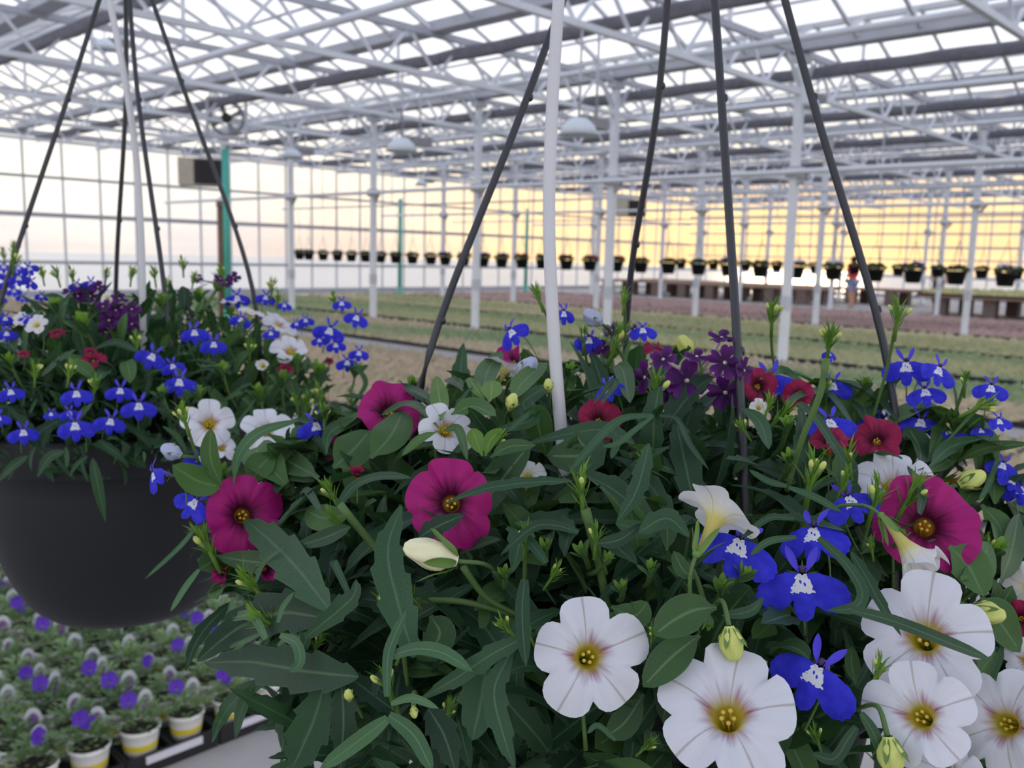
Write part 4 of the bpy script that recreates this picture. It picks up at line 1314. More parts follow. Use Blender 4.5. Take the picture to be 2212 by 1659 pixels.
# lobelia: unit = half the lip width
def lob_lip(seed):
    rnd = random.Random(seed)
    NT, NR = 48, 9
    vs, uvs, fs = [], [], []
    tw = rnd.uniform(-0.1, 0.1)
    def Rf(a):     # a in degrees from straight down
        lob = [(2 * (seed % 2), 23, 1.14), (-53, 36, 1.27), (53, 36, 1.27)]
        best = 0.44
        for c, hw, pk in lob:
            q = abs(a - c) / hw
            if q < 1:
                best = max(best, 0.44 + (pk - 0.44) * (1 - q ** 2.1) ** 0.7)
        return best
    for i in range(NR + 1):
        s_ = i / NR
        for k in range(NT + 1):
            a = -96 + 192 * k / NT
            R = Rf(a) * (1 + 0.02 * math.sin(a * 0.9 + seed))
            if abs(a) > 88:
                R = min(R, 0.42)
            r = 0.03 + (R - 0.03) * s_
            ar = math.radians(a)
            x, y = r * math.sin(ar), -r * math.cos(ar)
            z = 0.06 * r - (0.16 + tw) * r * r + 0.10 * math.cos(ar * 6) * r * r * 0.6
            vs.append((x, y, z)); uvs.append((0.5 + x * 0.36, 0.5 + y * 0.36))
    M_ = NT + 1
    for i in range(NR):
        for k in range(NT):
            fs.append((i * M_ + k, (i + 1) * M_ + k, (i + 1) * M_ + k + 1, i * M_ + k + 1))
    mb = MB(); mb.add(vs, fs, uvs)
    return mb.mesh('flower', 'lobelia_lip')
LIPS = [lob_lip(i) for i in range(4)]
def upper(side, spread, back):
    mb = MB()
    a = math.radians(spread) * side
    d = Vector((math.sin(a), math.cos(a), 0))
    cv = [Vector((0.07 * side, 0.02, 0.0)), Vector((0.07 * side, 0, 0.04)) + d * 0.30, Vector((0.07 * side, 0, -back)) + d * 0.58, Vector((0.07 * side, 0, -back * 2.2)) + d * 0.76]
    ribbon(mb, catmull(cv, 10), Vector((0, 0, 1)), 0.20, 'petal', 0.25)
    return mb.mesh('upper_petal', 'lobelia_blue')
UPP = [(upper(-1, 24, 0.02), upper(1, 24, 0.02)), (upper(-1, 30, 0.12), upper(1, 20, 0.05)), (upper(-1, 16, 0.08), upper(1, 34, 0.12))]
mb = MB(); mb.tube(catmull([(0, 0.05, 0.03), (0, 0.08, -0.25), (0, 0.04, -0.6), (0, -0.08, -0.95)], 8), [0.14, 0.14, 0.13, 0.12, 0.115, 0.11, 0.1, 0.09, 0.08], 10, False); LTUBE = mb.mesh('tube', 'lobelia_tube')
mb = MB(); mb.blob((0, 0.13, 0.05), 0.075, 0.10, 0.06, 8, 6); mb.tube([(0, 0.10, 0.02), (0, 0.08, -0.3)], 0.05, 7); LSTAM = mb.mesh('anthers', 'lobelia_dark')
mb = MB()
for k in range(5):
    a = k * 2 * PI / 5 + 0.3; d = Vector((math.cos(a), math.sin(a), 0))
    b0 = Vector((0, -0.1, -0.98))
    ribbon(mb, catmull([b0, b0 + d * 0.16 + Vector((0, 0, 0.12)), b0 + d * 0.42 + Vector((0, 0, 0.22))], 6), d, 0.07, 'petal', 0.2)
mb.blob((0, -0.1, -1.0), 0.09, 0.09, 0.12, 7, 5)
LCAL = mb.mesh('calyx', 'calyx_green')
mb = MB(); mb.tube(catmull([(0, -0.1, -1.05), (0, -0.25, -1.4), (0, -0.9, -1.7), (0, -1.7, -1.75)], 8), 0.035, 6); LSTALK = mb.mesh('stalk', 'stem_green')
def lobelia(pl, px, py, w, roll=0, yaw=0, pitch=12, z=None, dz=-0.004, v=None, nvec=None):
    zz = (z if z is not None else pl.depth(px, py)) + dz
    p = P(px, py, zz)
    q = face_quat(p, yaw, pitch, roll) if nvec is None else quat_zn(nvec.normalized(), roll)
    S = w * zz / FPX / 2.0
    k = (v if v is not None else int(px * 7 + py))
    f = pl.put('flower', LIPS[k % 4], p, q, S)
    u = UPP[k % 3]
    obj('upper_petal', u[0], f); obj('upper_petal', u[1], f)
    obj('tube', LTUBE, f); obj('anthers', LSTAM, f); obj('calyx', LCAL, f); obj('stalk', LSTALK, f)
    return f

# verbena floret
def floret_mesh(seed):
    rnd = random.Random(seed)
    NT, NR = 60, 7
    vs, uvs, fs = [], [], []
    ang = [rnd.uniform(-0.2, 0.2) for _ in range(5)]
    for i in range(NR + 1):
        s_ = i / NR
        for k in range(NT + 1):
            th = 2 * PI * k / NT
            q = (5 * k / NT + 0.5) % 1.0 - 0.5; li = int(5 * k / NT + 0.5) % 5
            out = (1 - 0.62 * (abs(q) * 2) ** 4) * (1 - 0.16 * math.exp(-(q / 0.07) ** 2))
            r = 0.05 + (0.95 * out) * s_
            z = s_ ** 1.5 * (ang[li] + 0.12 * math.cos(q * 2 * PI))
            vs.append((r * math.cos(th), r * math.sin(th), z)); uvs.append((k / NT, s_))
    M_ = NT + 1
    for i in range(NR):
        for k in range(NT):
            fs.append((i * M_ + k, i * M_ + k + 1, (i + 1) * M_ + k + 1, (i + 1) * M_ + k))
    mb = MB(); mb.add(vs, fs, uvs)
    return mb.mesh('floret', 'verbena_petal')
FLO = [floret_mesh(i) for i in range(4)]
mb = MB(); mb.tube(catmull([(0, 0, 0.0), (0, -0.05, -0.5), (0, -0.2, -1.1), (0, -0.4, -1.5)], 6), [0.10, 0.10, 0.09, 0.08, 0.08, 0.09, 0.1], 8, False); FTUBE = mb.mesh('floret_tube', 'verbena_tube')
mb = MB()
mb.tube(catmull([(0, -0.25, -1.2), (0, -0.4, -1.5), (0, -0.6, -2.0)], 5), [0.13, 0.15, 0.15, 0.12, 0.1, 0.08], 7); FCAL = mb.mesh('calyx', 'calyx_green')
def floret(head, c, px, py, d, yaw, pitch, roll, z, v=0):
    p = P(px, py, z)
    q = face_quat(p, yaw, pitch, roll)
    f = obj('floret', FLO[v % 4], head, p - c, q, d * z / FPX / 2)
    return f
def verbena_head(pl, florets, zc, stem_to):
    x = sum(f[0] for f in florets) / len(florets); y = sum(f[1] for f in florets) / len(florets)
    c = P(x, y, zc + 0.012)
    mb = MB(); mb.blob((0, 0, -0.004), 0.007, 0.007, 0.008, 8, 6)
    for k in range(10):
        a = k * 0.63; d = Vector((math.cos(a), math.sin(a), 0.8)).normalized()
        ribbon(mb, [Vector((0, 0, -0.002)), d * 0.006, d * 0.013], Vector((0, 0, 1)), 0.002, 'strap', 0.2, 0, True)
    head = pl.put('flower_head', mb.mesh('flower_head', 'calyx_green'), c)
    for i, (fx, fy, d, yaw, pit, rl) in enumerate(florets):
        floret(head, c, fx, fy, d, yaw, pit, rl, zc - 0.006 + 0.0025 * (i % 3), i)
    for i, (fx, fy, d, yaw, pit, rl) in enumerate(florets):
        p = P(fx, fy, zc - 0.006 + 0.0025 * (i % 3)) - c
        mb = MB(); mb.tube(catmull([p, p * 0.55 + Vector((0, 0, -0.002)), Vector((0, 0, -0.004))], 6), [0.0008, 0.0008, 0.0009, 0.001, 0.0013, 0.0014, 0.0012], 7); obj('floret_tube', mb.mesh('floret_tube', 'verbena_tube'), head)
    pl.stem([c - Vector((0, 0, 0.005)), (c + stem_to) / 2 + Vector((0, 0, -0.006)), stem_to], 0.0016)

# lobelia growing tips: a whorl of narrow bracts with small buds; unit = height
def tip_mesh(seed, n=26):
    rnd = random.Random(seed)
    mb = MB()
    for k in range(n):
        h = rnd.uniform(-0.25, 0.45); a = k * 2.4 + rnd.uniform(-.3, .3)
        sp = 0.55 - 0.45 * (h + 0.25) + rnd.uniform(-0.1, 0.18)
        ln = rnd.uniform(0.38, 0.62) * (1.0 if h > -0.1 else 1.15)
        d = Vector((math.cos(a) * sp, math.sin(a) * sp, 1)).normalized()
        b = Vector((math.cos(a) * 0.04, math.sin(a) * 0.04, h - 0.1))
        side = Vector((math.cos(a), math.sin(a), 0))
        cv = [b, b + d * ln * 0.5, b + d * ln + side * ln * rnd.uniform(-0.05, 0.3)]
        ribbon(mb, catmull(cv, 5), side, 0.075 * rnd.uniform(0.7, 1.2), 'petal', 0.35, 0, True)
    mb.tube([(0, 0, -0.7), (0, 0, -0.2), (0, 0, 0.35)], [0.055, 0.06, 0.03], 7)
    return mb.mesh('shoot_tip', 'young_leaf')
TIPS = [tip_mesh(i) for i in range(5)]
mb = MB(); mb.blob((0, 0, 0.0), 0.07, 0.07, 0.12, 9, 7); BUDB = mb.mesh('bud', 'bud_yellow')
mb = MB(); mb.tube([(0, 0, -0.55), (0.01, 0, -0.3), (0, 0, -0.10)], [0.018, 0.022, 0.06], 6); BUDS = mb.mesh('bud_stalk', 'calyx_green')
def tip(pl, px, py, h, lean=0, z=None, dz=-0.004, buds=2, toward=0.0, stem=None, v=None, seed=None):
    zz = (z if z is not None else pl.depth(px, py)) + dz
    p = P(px, py, zz)
    a = math.radians(lean)
    up = (UPV * math.cos(a) + RGT * math.sin(a) - FWD * toward).normalized()
    S = h * zz / FPX
    q = up.to_track_quat('Z', 'Y')
    k = v if v is not None else int(px * 3 + py)
    f = pl.put('shoot_tip', TIPS[k % 5], p, q, S)
    rnd = random.Random(k)
    for i in range(buds):
        a = rnd.uniform(0, 6.28); t_ = rnd.uniform(0.35, 0.8)
        d = Vector((math.cos(a) * t_, math.sin(a) * t_, 1)).normalized()
        b = obj('bud', BUDB, f, d * 0.52 + Vector((0, 0, -0.15)), d.to_track_quat('Z', 'Y'), rnd.uniform(0.8, 1.15)); obj('bud_stalk', BUDS, b)
    if stem:
        pts = [p] + [P(x, y, zz + (k2 + 1) * 0.012) for k2, (x, y) in enumerate(stem)]
        pl.stem(pts, max(0.0009, 0.055 * S))
    return f
# calibrachoa buds: twisted, pale yellow; unit = length
def bud_mesh(mat, fat=0.3, name='bud'):
    mb = MB(); NT, NR = 18, 12
    vs, fs = [], []
    for i in range(NR + 1):
        t_ = i / NR
        r = fat * 0.5 * (0.45 + 0.75 * math.sin(PI * min(1, 0.15 + t_ * 0.85)) ** 0.8) * (1 if t_ < 0.93 else 0.6)
        if t_ < 0.3:
            r *= 0.55 + t_ * 1.5
        for k in range(NT):
            a = 2 * PI * k / NT
            rr = r * (1 + 0.16 * math.sin(5 * a + t_ * 5.0) * (t_ > 0.2))
            vs.append((rr * math.cos(a), rr * math.sin(a), t_))
    for i in range(NR):
        for k in range(NT):
            fs.append((i * NT + k, i * NT + (k + 1) % NT, (i + 1) * NT + (k + 1) % NT, (i + 1) * NT + k))
    fs.append(tuple(range(NR * NT, NR * NT + NT)))
    mb.add(vs, fs)
    return mb.mesh(name, mat)
CBUD = bud_mesh('bud_yellow', 0.55); CBUD2 = bud_mesh('bud_cream', 0.42); LBUD = bud_mesh('lobelia_bud_blue', 0.6)
mb = MB()
for k in range(5):
    a = k * 2 * PI / 5; d = Vector((math.cos(a), math.sin(a), 0))
    ribbon(mb, catmull([d * 0.08, d * 0.2 + Vector((0, 0, 0.12)), d * 0.34 + Vector((0, 0, 0.38)), d * 0.55 + Vector((0, 0, 0.62))], 8), d, 0.2, 'ovate', 0.25)
BCAL = mb.mesh('calyx', 'calyx_green')
def cbud(pl, bx, by, tx, ty, kind=None, z=None, dz=-0.006):
    zz = (z if z is not None else pl.depth(bx, by)) + dz
    a, b = P(bx, by, zz), P(tx, ty, zz - 0.002)
    q = (b - a).to_track_quat('Z', 'Y')
    f = pl.put('bud', kind or CBUD, a, q, (b - a).length)
    obj('calyx', BCAL, f)
    pl.stem([a, a - (b - a) * 0.6 + FWD * 0.006, a - (b - a) * 0.9 + FWD * 0.025 - UPV * 0.012], 0.0009)
    return f
def rosette(pl, px, py, size, lean=0, key='young', n=8, z=None, dz=-0.003, toward=0.25, stem=None, open_=0.6, rnd=random):
    zz = (z if z is not None else pl.depth(px, py)) + dz
    p = P(px, py, zz)
    a = math.radians(lean)
    up = (UPV * math.cos(a) + RGT * math.sin(a) - FWD * toward).normalized()
    S = size * zz / FPX
    ms, Ln = LEAF[key]
    x = up.cross(FWD).normalized(); y = x.cross(up)
    for k in range(n):
        an = k * 2.4 + rnd.uniform(-.3, .3)
        sp = open_ * (1.5 - 1.1 * k / n) + rnd.uniform(-0.1, 0.1)
        side = x * math.cos(an) + y * math.sin(an)
        d = (up + side * sp).normalized()
        key2 = key if k > n * 0.35 or key not in ('young',) else 'cal'
        ms, Ln = LEAF[key2]
        pl.leaf(key2, p - up * S * (0.5 - 0.5 * k / n), d, (side * -0.8 + up).normalized() if sp < 0.5 else up, S / Ln * (1.0 - 0.45 * k / n) * rnd.uniform(0.85, 1.1), rnd)
    pts = [p] + [P(sx, sy, zz + (k2 + 1) * 0.012) for k2, (sx, sy) in enumerate(stem)] if stem else [p, p - up * S * 1.2 + FWD * 0.012, p - up * S * 2.0 + FWD * 0.03]
    pl.stem(pts, 0.0011)

# ================================================================== plants of the near basket
RN = random.Random(21)
base_m = C_MAIN + Vector((0, 0, -0.01))
lob = Plant('blue_lobelia', 'blue lobelia with narrow toothed leaves, in the basket with the thick white tube', base_m + RGT * -0.03)
wca = Plant('white_calibrachoa', 'white calibrachoa with yellow throats crowding the near basket\'s right front', base_m + RGT * 0.05)
mca = Plant('magenta_calibrachoa', 'magenta calibrachoa in the basket with the thick white tube', base_m + RGT * -0.06)
ver = Plant('purple_verbena', 'dark purple verbena behind the strap of the near basket', base_m + FWD * 0.03)
for pl in (lob, wca, mca, ver):
    pl.depth = MM.depth

FLOWERS = [(1272, 1418, 125), (1570, 1535, 150), (1997, 1372, 140), (1985, 1545, 120), (2165, 1562, 110), (1555, 1105, 100), (1930, 1030, 80), (965, 925, 60), (527, 1112, 85), (972, 1085, 95), (842, 885, 70), (2000, 1130, 110), (1892, 945, 55), (1733, 1260, 95), (1595, 1185, 80), (1775, 1450, 90), (1664, 825, 55), (1958, 795, 50), (925, 1190, 60), (1972, 1205, 60), (1484, 800, 110), (1905, 920, 50)]
# --- white flowers
calib(wca, 1272, 1418, 262, 'W', yaw=6, pitch=4, roll=4, v=0, dz=-0.012)
calib(wca, 1570, 1535, 325, 'W', yaw=-4, pitch=30, roll=-8, v=1, dz=-0.012)
calib(wca, 1997, 1372, 300, 'W', yaw=-4, pitch=14, roll=-6, v=2, dz=-0.014)
calib(wca, 1985, 1545, 250, 'W', yaw=-16, pitch=10, roll=14, v=3, dz=-0.022)
calib(wca, 2165, 1562, 245, 'W', yaw=-28, pitch=6, roll=-20, v=0, dz=-0.010)
calib(wca, 2055, 1672, 150, 'W', yaw=0, pitch=30, v=1, dz=-0.004)
calib(wca, 1555, 1105, 205, 'P', nvec=RGT * 0.55 + UPV * 0.75 + FWD * 0.45, roll=10, v=2, dz=-0.020, label='white flower seen from behind its yellowish tube')
calib(wca, 1930, 1040, 185, 'W', yaw=2, pitch=44, v=1, dz=0.012)
calib(wca, 965, 925, 135, 'W', yaw=20, pitch=30, roll=20, v=2, dz=-0.002)
calib(wca, 1095, 792, 100, 'P', nvec=UPV * 0.9 + RGT * 0.45 + FWD * 0.2, v=0)
calib(wca, 1138, 1022, 95, 'P', yaw=0, pitch=55, v=3, dz=0.02)
calib(wca, 1938, 925, 80, 'W', yaw=20, pitch=40, v=3)
calib(wca, 2218, 1268, 120, 'P', yaw=-50, pitch=20, v=0)
calib(wca, 2216, 1425, 100, 'W', yaw=-20, pitch=10, v=1)
calib(wca, 1640, 880, 46, 'P', yaw=10, pitch=20, v=2, dz=0.004)
# wilted white flower: crumpled, half closed, hanging
f = calib(wca, 1972, 1200, 190, 'Pclosed', nvec=RGT * 0.45 - UPV * 0.75 - FWD * 0.5, v=1, dz=-0.016, label='wilted white flower, crumpled and half closed')
cbud(wca, 988, 1212, 872, 1180, CBUD2, dz=-0.012)
cbud(wca, 1575, 1352, 1586, 1428, dz=-0.012)
cbud(wca, 2100, 1315, 2172, 1332, dz=-0.012)
cbud(wca, 1918, 1590, 1930, 1675, dz=-0.02)
cbud(wca, 1186, 845, 1184, 818)
# --- magenta flowers
calib(mca, 527, 1112, 178, 'M', yaw=12, pitch=6, roll=8, v=0, dz=-0.016)
calib(mca, 972, 1085, 205, 'M', yaw=-6, pitch=8, roll=0, v=1, dz=-0.008)
calib(mca, 842, 885, 150, 'M', yaw=8, pitch=32, roll=0, v=2, dz=-0.006)
calib(mca, 1118, 776, 105, 'M', nvec=UPV * 0.6 - FWD * 0.3 + RGT * 0.5, v=3)
calib(mca, 704, 972, 105, 'M', yaw=-64, pitch=12, v=0)
calib(mca, 2000, 1130, 235, 'M', yaw=8, pitch=18, roll=10, v=2, dz=-0.006)
calib(mca, 1892, 945, 118, 'C', yaw=-10, pitch=42, v=1)
calib(mca, 2105, 1035, 110, 'Mclosed', nvec=RGT * 0.6 - FWD * 0.5 + UPV * 0.1, v=0)
calib(mca, 1790, 948, 95, 'C', yaw=0, pitch=55, v=2)
calib(mca, 1295, 905, 105, 'C', yaw=10, pitch=25, v=0, dz=0.02)
calib(mca, 1425, 752, 72, 'C', nvec=UPV * 0.85 + RGT * 0.2 - FWD * 0.2, v=3)
calib(mca, 1640, 832, 90, 'C', yaw=20, pitch=20, v=1, dz=0.006)
calib(mca, 1722, 852, 75, 'C', yaw=-20, pitch=30, v=3)
calib(mca, 2204, 1335, 80, 'C', yaw=-20, pitch=10, v=2)
calib(mca, 478, 1238, 62, 'Mclosed', yaw=-30, pitch=-30, v=1)
calib(mca, 575, 1232, 66, 'Mclosed', yaw=30, pitch=-20, v=2)
calib(mca, 772, 1022, 52, 'Cclosed', yaw=0, pitch=50, v=2)
cbud(mca, 2070, 1048, 2128, 1022, dz=-0.014)
cbud(mca, 1100, 885, 1112, 850)
# --- lobelia flowers
for a in ((1733, 1240, 176, 2, 0, -4), (1600, 1165, 165, -22, 12, 22), (1770, 1440, 180, -22, -14, 4), (1664, 812, 104, 2, 0, 6), (1958, 782, 92, 0, 0, 4),
          (2030, 793, 82, -24, 35, 14), (2142, 832, 66, -8, 10, 14), (1905, 905, 108, -14, 38, 22), (1998, 840, 74, 8, 0, 30), (1990, 905, 80, -8, 10, 20), (2048, 925, 70, 20, 0, 40),
          (1832, 1072, 110, 20, 14, 24), (1758, 1140, 140, 10, -30, 40), (330, 1020, 82, 28, -58, 8), (425, 1080, 84, -34, -24, 14), (682, 912, 78, 6, 14, 14),
          (1102, 712, 72, 36, -40, 20), (1272, 728, 62, 0, 20, 14), (1218, 672, 54, 0, 30, 14), (1388, 708, 56, 4, 10, 30), (1312, 832, 66, 20, -30, 20), (1800, 826, 74, 0, -14, 20),
          (1792, 905, 96, 6, 10, 30), (2168, 1000, 62, -20, 20, 20), (2190, 1035, 54, -30, 20, 20), (2158, 905, 52, 0, 30, 20), (2206, 1050, 74, 0, -20, 10), (432, 985, 64, -10, 20, 34),
          (1790, 760, 40, 0, 40, 30), (2120, 925, 44, 0, 20, 10)):
    lobelia(lob, a[0], a[1], a[2], a[3], a[4], a[5])
cbud(lob, 392, 985, 348, 965, LBUD)
cbud(lob, 1300, 700, 1262, 672, LBUD)
cbud(lob, 1120, 810, 1158, 775, LBUD)
# --- verbena
verbena_head(ver, [(1432, 776, 66, -10, 40, 0), (1484, 822, 100, 0, 34, 10), (1392, 815, 74, -50, 10, 20), (1566, 783, 80, 14, 10, 5), (1567, 848, 82, 10, -10, 30), (1560, 728, 64, 10, 68, 0), (1608, 800, 60, 58, 14, 0), (1505, 770, 56, 10, 55, 0), (1448, 850, 56, -20, -20, 0)], MM.depth(1484, 819), base_m)
verbena_head(ver, [(1276, 750, 52, -10, 20, 0), (1322, 714, 40, -10, 40, 0), (1300, 752, 40, 20, 30, 0), (1372, 712, 30, 30, 40, 0)], 0.50, base_m)
cbud(ver, 1492, 770, 1470, 725, None)
# --- lobelia growing tips
for a in ((1415, 848, 84, 4, 2, [(1410, 960), (1395, 1060)]), (1255, 1062, 92, -6, 1, [(1290, 1180), (1310, 1290)]), (1135, 1170, 62, 6, 1, [(1132, 1260)]), (1288, 1168, 62, 6, 1, [(1310, 1240)]),
          (1668, 682, 66, 0, 3, [(1668, 760), (1690, 880)]), (1938, 688, 72, 4, 2, [(1915, 800), (1880, 920)]), (1792, 742, 74, 6, 3, [(1770, 860), (1720, 980)]), (1752, 1030, 96, 8, 3, [(1735, 1130), (1700, 1220)]),
          (1890, 1082, 88, 14, 1, [(1860, 1190)]), (1962, 1078, 92, 26, 1, [(1900, 1180)]), (838, 1478, 86, -12, 3, [(870, 1560), (900, 1600)]), (578, 1345, 84, -56, 1, [(690, 1365), (780, 1380)]),
          (548, 1268, 84, -40, 1, [(620, 1330), (740, 1400)]), (450, 1185, 86, -24, 1, [(490, 1240), (590, 1310)]), (716, 1068, 62, -26, 1, [(790, 1150), (880, 1230)]), (1162, 642, 50, -20, 2, [(1190, 700)]),
          (1348, 650, 46, 4, 1, [(1352, 740)]), (1330, 745, 80, 20, 1, [(1380, 830)]), (1895, 1452, 66, 18, 1, [(1880, 1560)]), (2115, 878, 66, 60, 4, [(2040, 960)]), (1785, 842, 50, 0, 1, [(1770, 920)]),
          (870, 1398, 64, 20, 1, [(880, 1480)]), (1260, 735, 44, 0, 1, [(1270, 800)]), (2085, 830, 44, 0, 1, [(2060, 900)]), (700, 905, 52, 0, 2, [(720, 990)]), (398, 905, 58, -12, 3, [(430, 1000)]), (1822, 1045, 60, 20, 2, [(1790, 1130)])):
    tip(lob, a[0], a[1], a[2], a[3], buds=a[4], stem=a[5], dz=-0.010, toward=0.15)
cbud(lob, 755, 1512, 752, 1490, LBUD if False else CBUD, dz=-0.02)
cbud(lob, 893, 1525, 896, 1552, dz=-0.02)
cbud(lob, 820, 1295, 832, 1282, dz=-0.01)
# --- long toothed lobelia leaves, drawn base to tip
LV = lob.path_leaf
for pts, w, kw in (
    ([(712, 1318), (640, 1225), (575, 1160), (528, 1122)], 88, dict(teeth=5, dz=-0.018)),
    ([(895, 1420), (862, 1310), (838, 1190), (868, 1090)], 82, dict(teeth=5, dz=-0.018)),
    ([(1235, 1040), (1150, 1042), (1050, 1056), (958, 1088, -0.006)], 36, dict(teeth=5, dz=-0.022, tilt=(0, 1.2))),
    ([(905, 1160), (950, 1135), (1003, 1112)], 48, dict(teeth=3, dz=-0.018)),
    ([(732, 1092), (765, 1050), (820, 1030), (890, 1032)], 26, dict(dz=-0.016, kind='strap', tilt=(0, 0.9))),
    ([(757, 1138), (700, 1162), (632, 1182)], 38, dict(dz=-0.014)),
    ([(658, 1378), (730, 1320), (765, 1285), (770, 1252)], 50, dict(teeth=4, dz=-0.020, twist=0.8)),
    ([(775, 1462), (660, 1450), (540, 1430), (440, 1432)], 92, dict(teeth=5, dz=-0.014)),
    ([(705, 1335), (600, 1325), (510, 1360), (425, 1428)], 104, dict(teeth=5, dz=-0.010)),
    ([(700, 1480), (680, 1550), (650, 1620), (630, 1662)], 96, dict(teeth=4, dz=-0.006)),
    ([(738, 1478), (742, 1560), (735, 1670)], 62, dict(teeth=5, dz=-0.012)),
    ([(838, 1552), (775, 1600), (690, 1662)], 36, dict(dz=-0.026, mat='grey_leaf', kind='strap')),
    ([(840, 1545), (895, 1590), (935, 1668)], 36, dict(dz=-0.026, mat='grey_leaf', kind='strap')),
    ([(1150, 1368), (1060, 1415), (985, 1465), (905, 1512)], 46, dict(teeth=4, dz=-0.022)),
    ([(1133, 1252), (1128, 1330), (1136, 1440)], 32, dict(dz=-0.026, kind='strap')),
    ([(1105, 1405), (1068, 1490), (1085, 1580), (1112, 1662)], 58, dict(teeth=4, dz=-0.018)),
    ([(1050, 1440), (1040, 1510), (1020, 1600)], 110, dict(teeth=4, dz=-0.010)),
    ([(925, 1530), (960, 1590), (985, 1670)], 70, dict(teeth=4, dz=-0.014)),
    ([(836, 1505), (838, 1420), (852, 1375), (878, 1318)], 24, dict(dz=-0.030, mat='grey_leaf', kind='strap')),
    ([(835, 1420), (900, 1402), (960, 1412), (1022, 1452)], 34, dict(dz=-0.028, mat='grey_leaf', kind='strap', tilt=(0, 0.9))),
    ([(845, 1520), (890, 1508), (948, 1530)], 18, dict(dz=-0.030, mat='grey_leaf', kind='strap')),
    ([(1402, 958), (1385, 1030), (1365, 1080), (1332, 1128)], 44, dict(teeth=4, dz=-0.018)),
    ([(1412, 898), (1345, 905), (1290, 950), (1222, 1030)], 20, dict(dz=-0.020, kind='strap', tilt=(0, 0.8))),
    ([(1410, 900), (1370, 930), (1335, 958), (1300, 965)], 13, dict(dz=-0.022, kind='strap')),
    ([(1425, 898), (1462, 905), (1490, 960), (1532, 1016)], 14, dict(dz=-0.022, kind='strap', tilt=(0, 0.9))),
    ([(1838, 1318), (1930, 1342), (2040, 1385), (2148, 1428)], 31, dict(dz=-0.040, kind='strap', tilt=(0.1, 0.7))),
    ([(1768, 1162), (1825, 1215), (1862, 1275), (1848, 1312), (1785, 1318)], 27, dict(dz=-0.020, kind='strap')),
    ([(1838, 1192), (1870, 1245), (1900, 1300), (1948, 1375)], 32, dict(dz=-0.018, teeth=4)),
    ([(1250, 1150), (1200, 1135), (1150, 1140), (1080, 1200)], 22, dict(dz=-0.018, kind='strap')),
    ([(1380, 1150), (1440, 1120), (1490, 1160)], 50, dict(dz=-0.018, teeth=3)),
    ([(1290, 1175), (1340, 1165), (1388, 1130)], 32, dict(dz=-0.016)),
    ([(1330, 1130), (1395, 1145), (1440, 1115)], 40, dict(dz=-0.008)),
    ([(575, 1380), (545, 1330), (505, 1330), (500, 1290)], 22, dict(dz=-0.022, mat='grey_leaf', kind='strap')),
    ([(605, 1372), (640, 1390), (648, 1430), (625, 1452)], 24, dict(dz=-0.024, mat='grey_leaf', kind='strap')),
    ([(560, 1370), (530, 1385), (490, 1400)], 12, dict(dz=-0.022, mat='grey_leaf', kind='strap')),
    ([(600, 1345), (612, 1310), (636, 1278)], 12, dict(dz=-0.022, mat='grey_leaf', kind='strap')),
    ([(552, 1258), (570, 1215), (615, 1180)], 12, dict(dz=-0.024, mat='grey_leaf', kind='strap')),
    ([(430, 1230), (400, 1270), (368, 1322)], 14, dict(dz=-0.014, mat='grey_leaf', kind='strap')),
    ([(424, 1136), (390, 1180), (312, 1252)], 11, dict(dz=-0.010, mat='grey_leaf', kind='strap')),
    ([(545, 1480), (520, 1540), (508, 1595)], 30, dict(dz=-0.006)),
    ([(590, 1462), (520, 1500), (480, 1550), (458, 1605)], 40, dict(teeth=4, dz=-0.004)),
    ([(500, 1300), (450, 1350), (420, 1395), (400, 1450)], 34, dict(teeth=3, dz=0.0)),
    ([(1660, 970), (1640, 910), (1600, 880)], 36, dict(dz=-0.004)),
    ([(1725, 870), (1760, 900), (1800, 960), (1830, 1010)], 24, dict(dz=-0.012, kind='strap')),
    ([(1700, 870), (1740, 850), (1790, 850), (1850, 930)], 22, dict(dz=-0.012, kind='strap', tilt=(0, 0.9))),
    ([(1740, 835), (1690, 800), (1640, 820)], 22, dict(dz=-0.010, kind='strap')),
    ([(1720, 1160), (1660, 1170), (1620, 1200)], 16, dict(dz=-0.012, kind='strap')),
    ([(1715, 1120), (1660, 1120), (1600, 1165)], 16, dict(dz=-0.016, kind='strap', tilt=(0, 0.8))),
    ([(1700, 1050), (1660, 1040), (1618, 1015)], 15, dict(dz=-0.012, kind='strap')),
    ([(1985, 1110), (1990, 1060), (1960, 1005)], 22, dict(dz=-0.022, kind='strap')),
    ([(1560, 1330), (1620, 1320), (1650, 1290)], 26, dict(dz=-0.006)),
    ([(1850, 1570), (1830, 1600), (1800, 1640), (1748, 1625)], 26, dict(dz=-0.016, kind='strap')),
    ([(1860, 1540), (1890, 1590), (1915, 1660)], 26, dict(dz=-0.018, kind='strap')),
    ([(1500, 1560), (1530, 1500), (1480, 1440)], 30, dict(dz=0.004)),
    ([(1190, 830), (1130, 870), (1150, 905), (1060, 935)], 44, dict(dz=-0.002)),
    ([(1370, 960), (1310, 930), (1240, 935), (1130, 960)], 46, dict(dz=0.012, tilt=(0, 0.9))),
    ([(1360, 870), (1345, 800), (1328, 790)], 44, dict(dz=-0.004, mat='calibrachoa_leaf')),
    ([(1300, 870), (1330, 830), (1322, 825), (1280, 875)], 14, dict(dz=-0.012, kind='strap')),
):
    LV(pts, w, **kw)
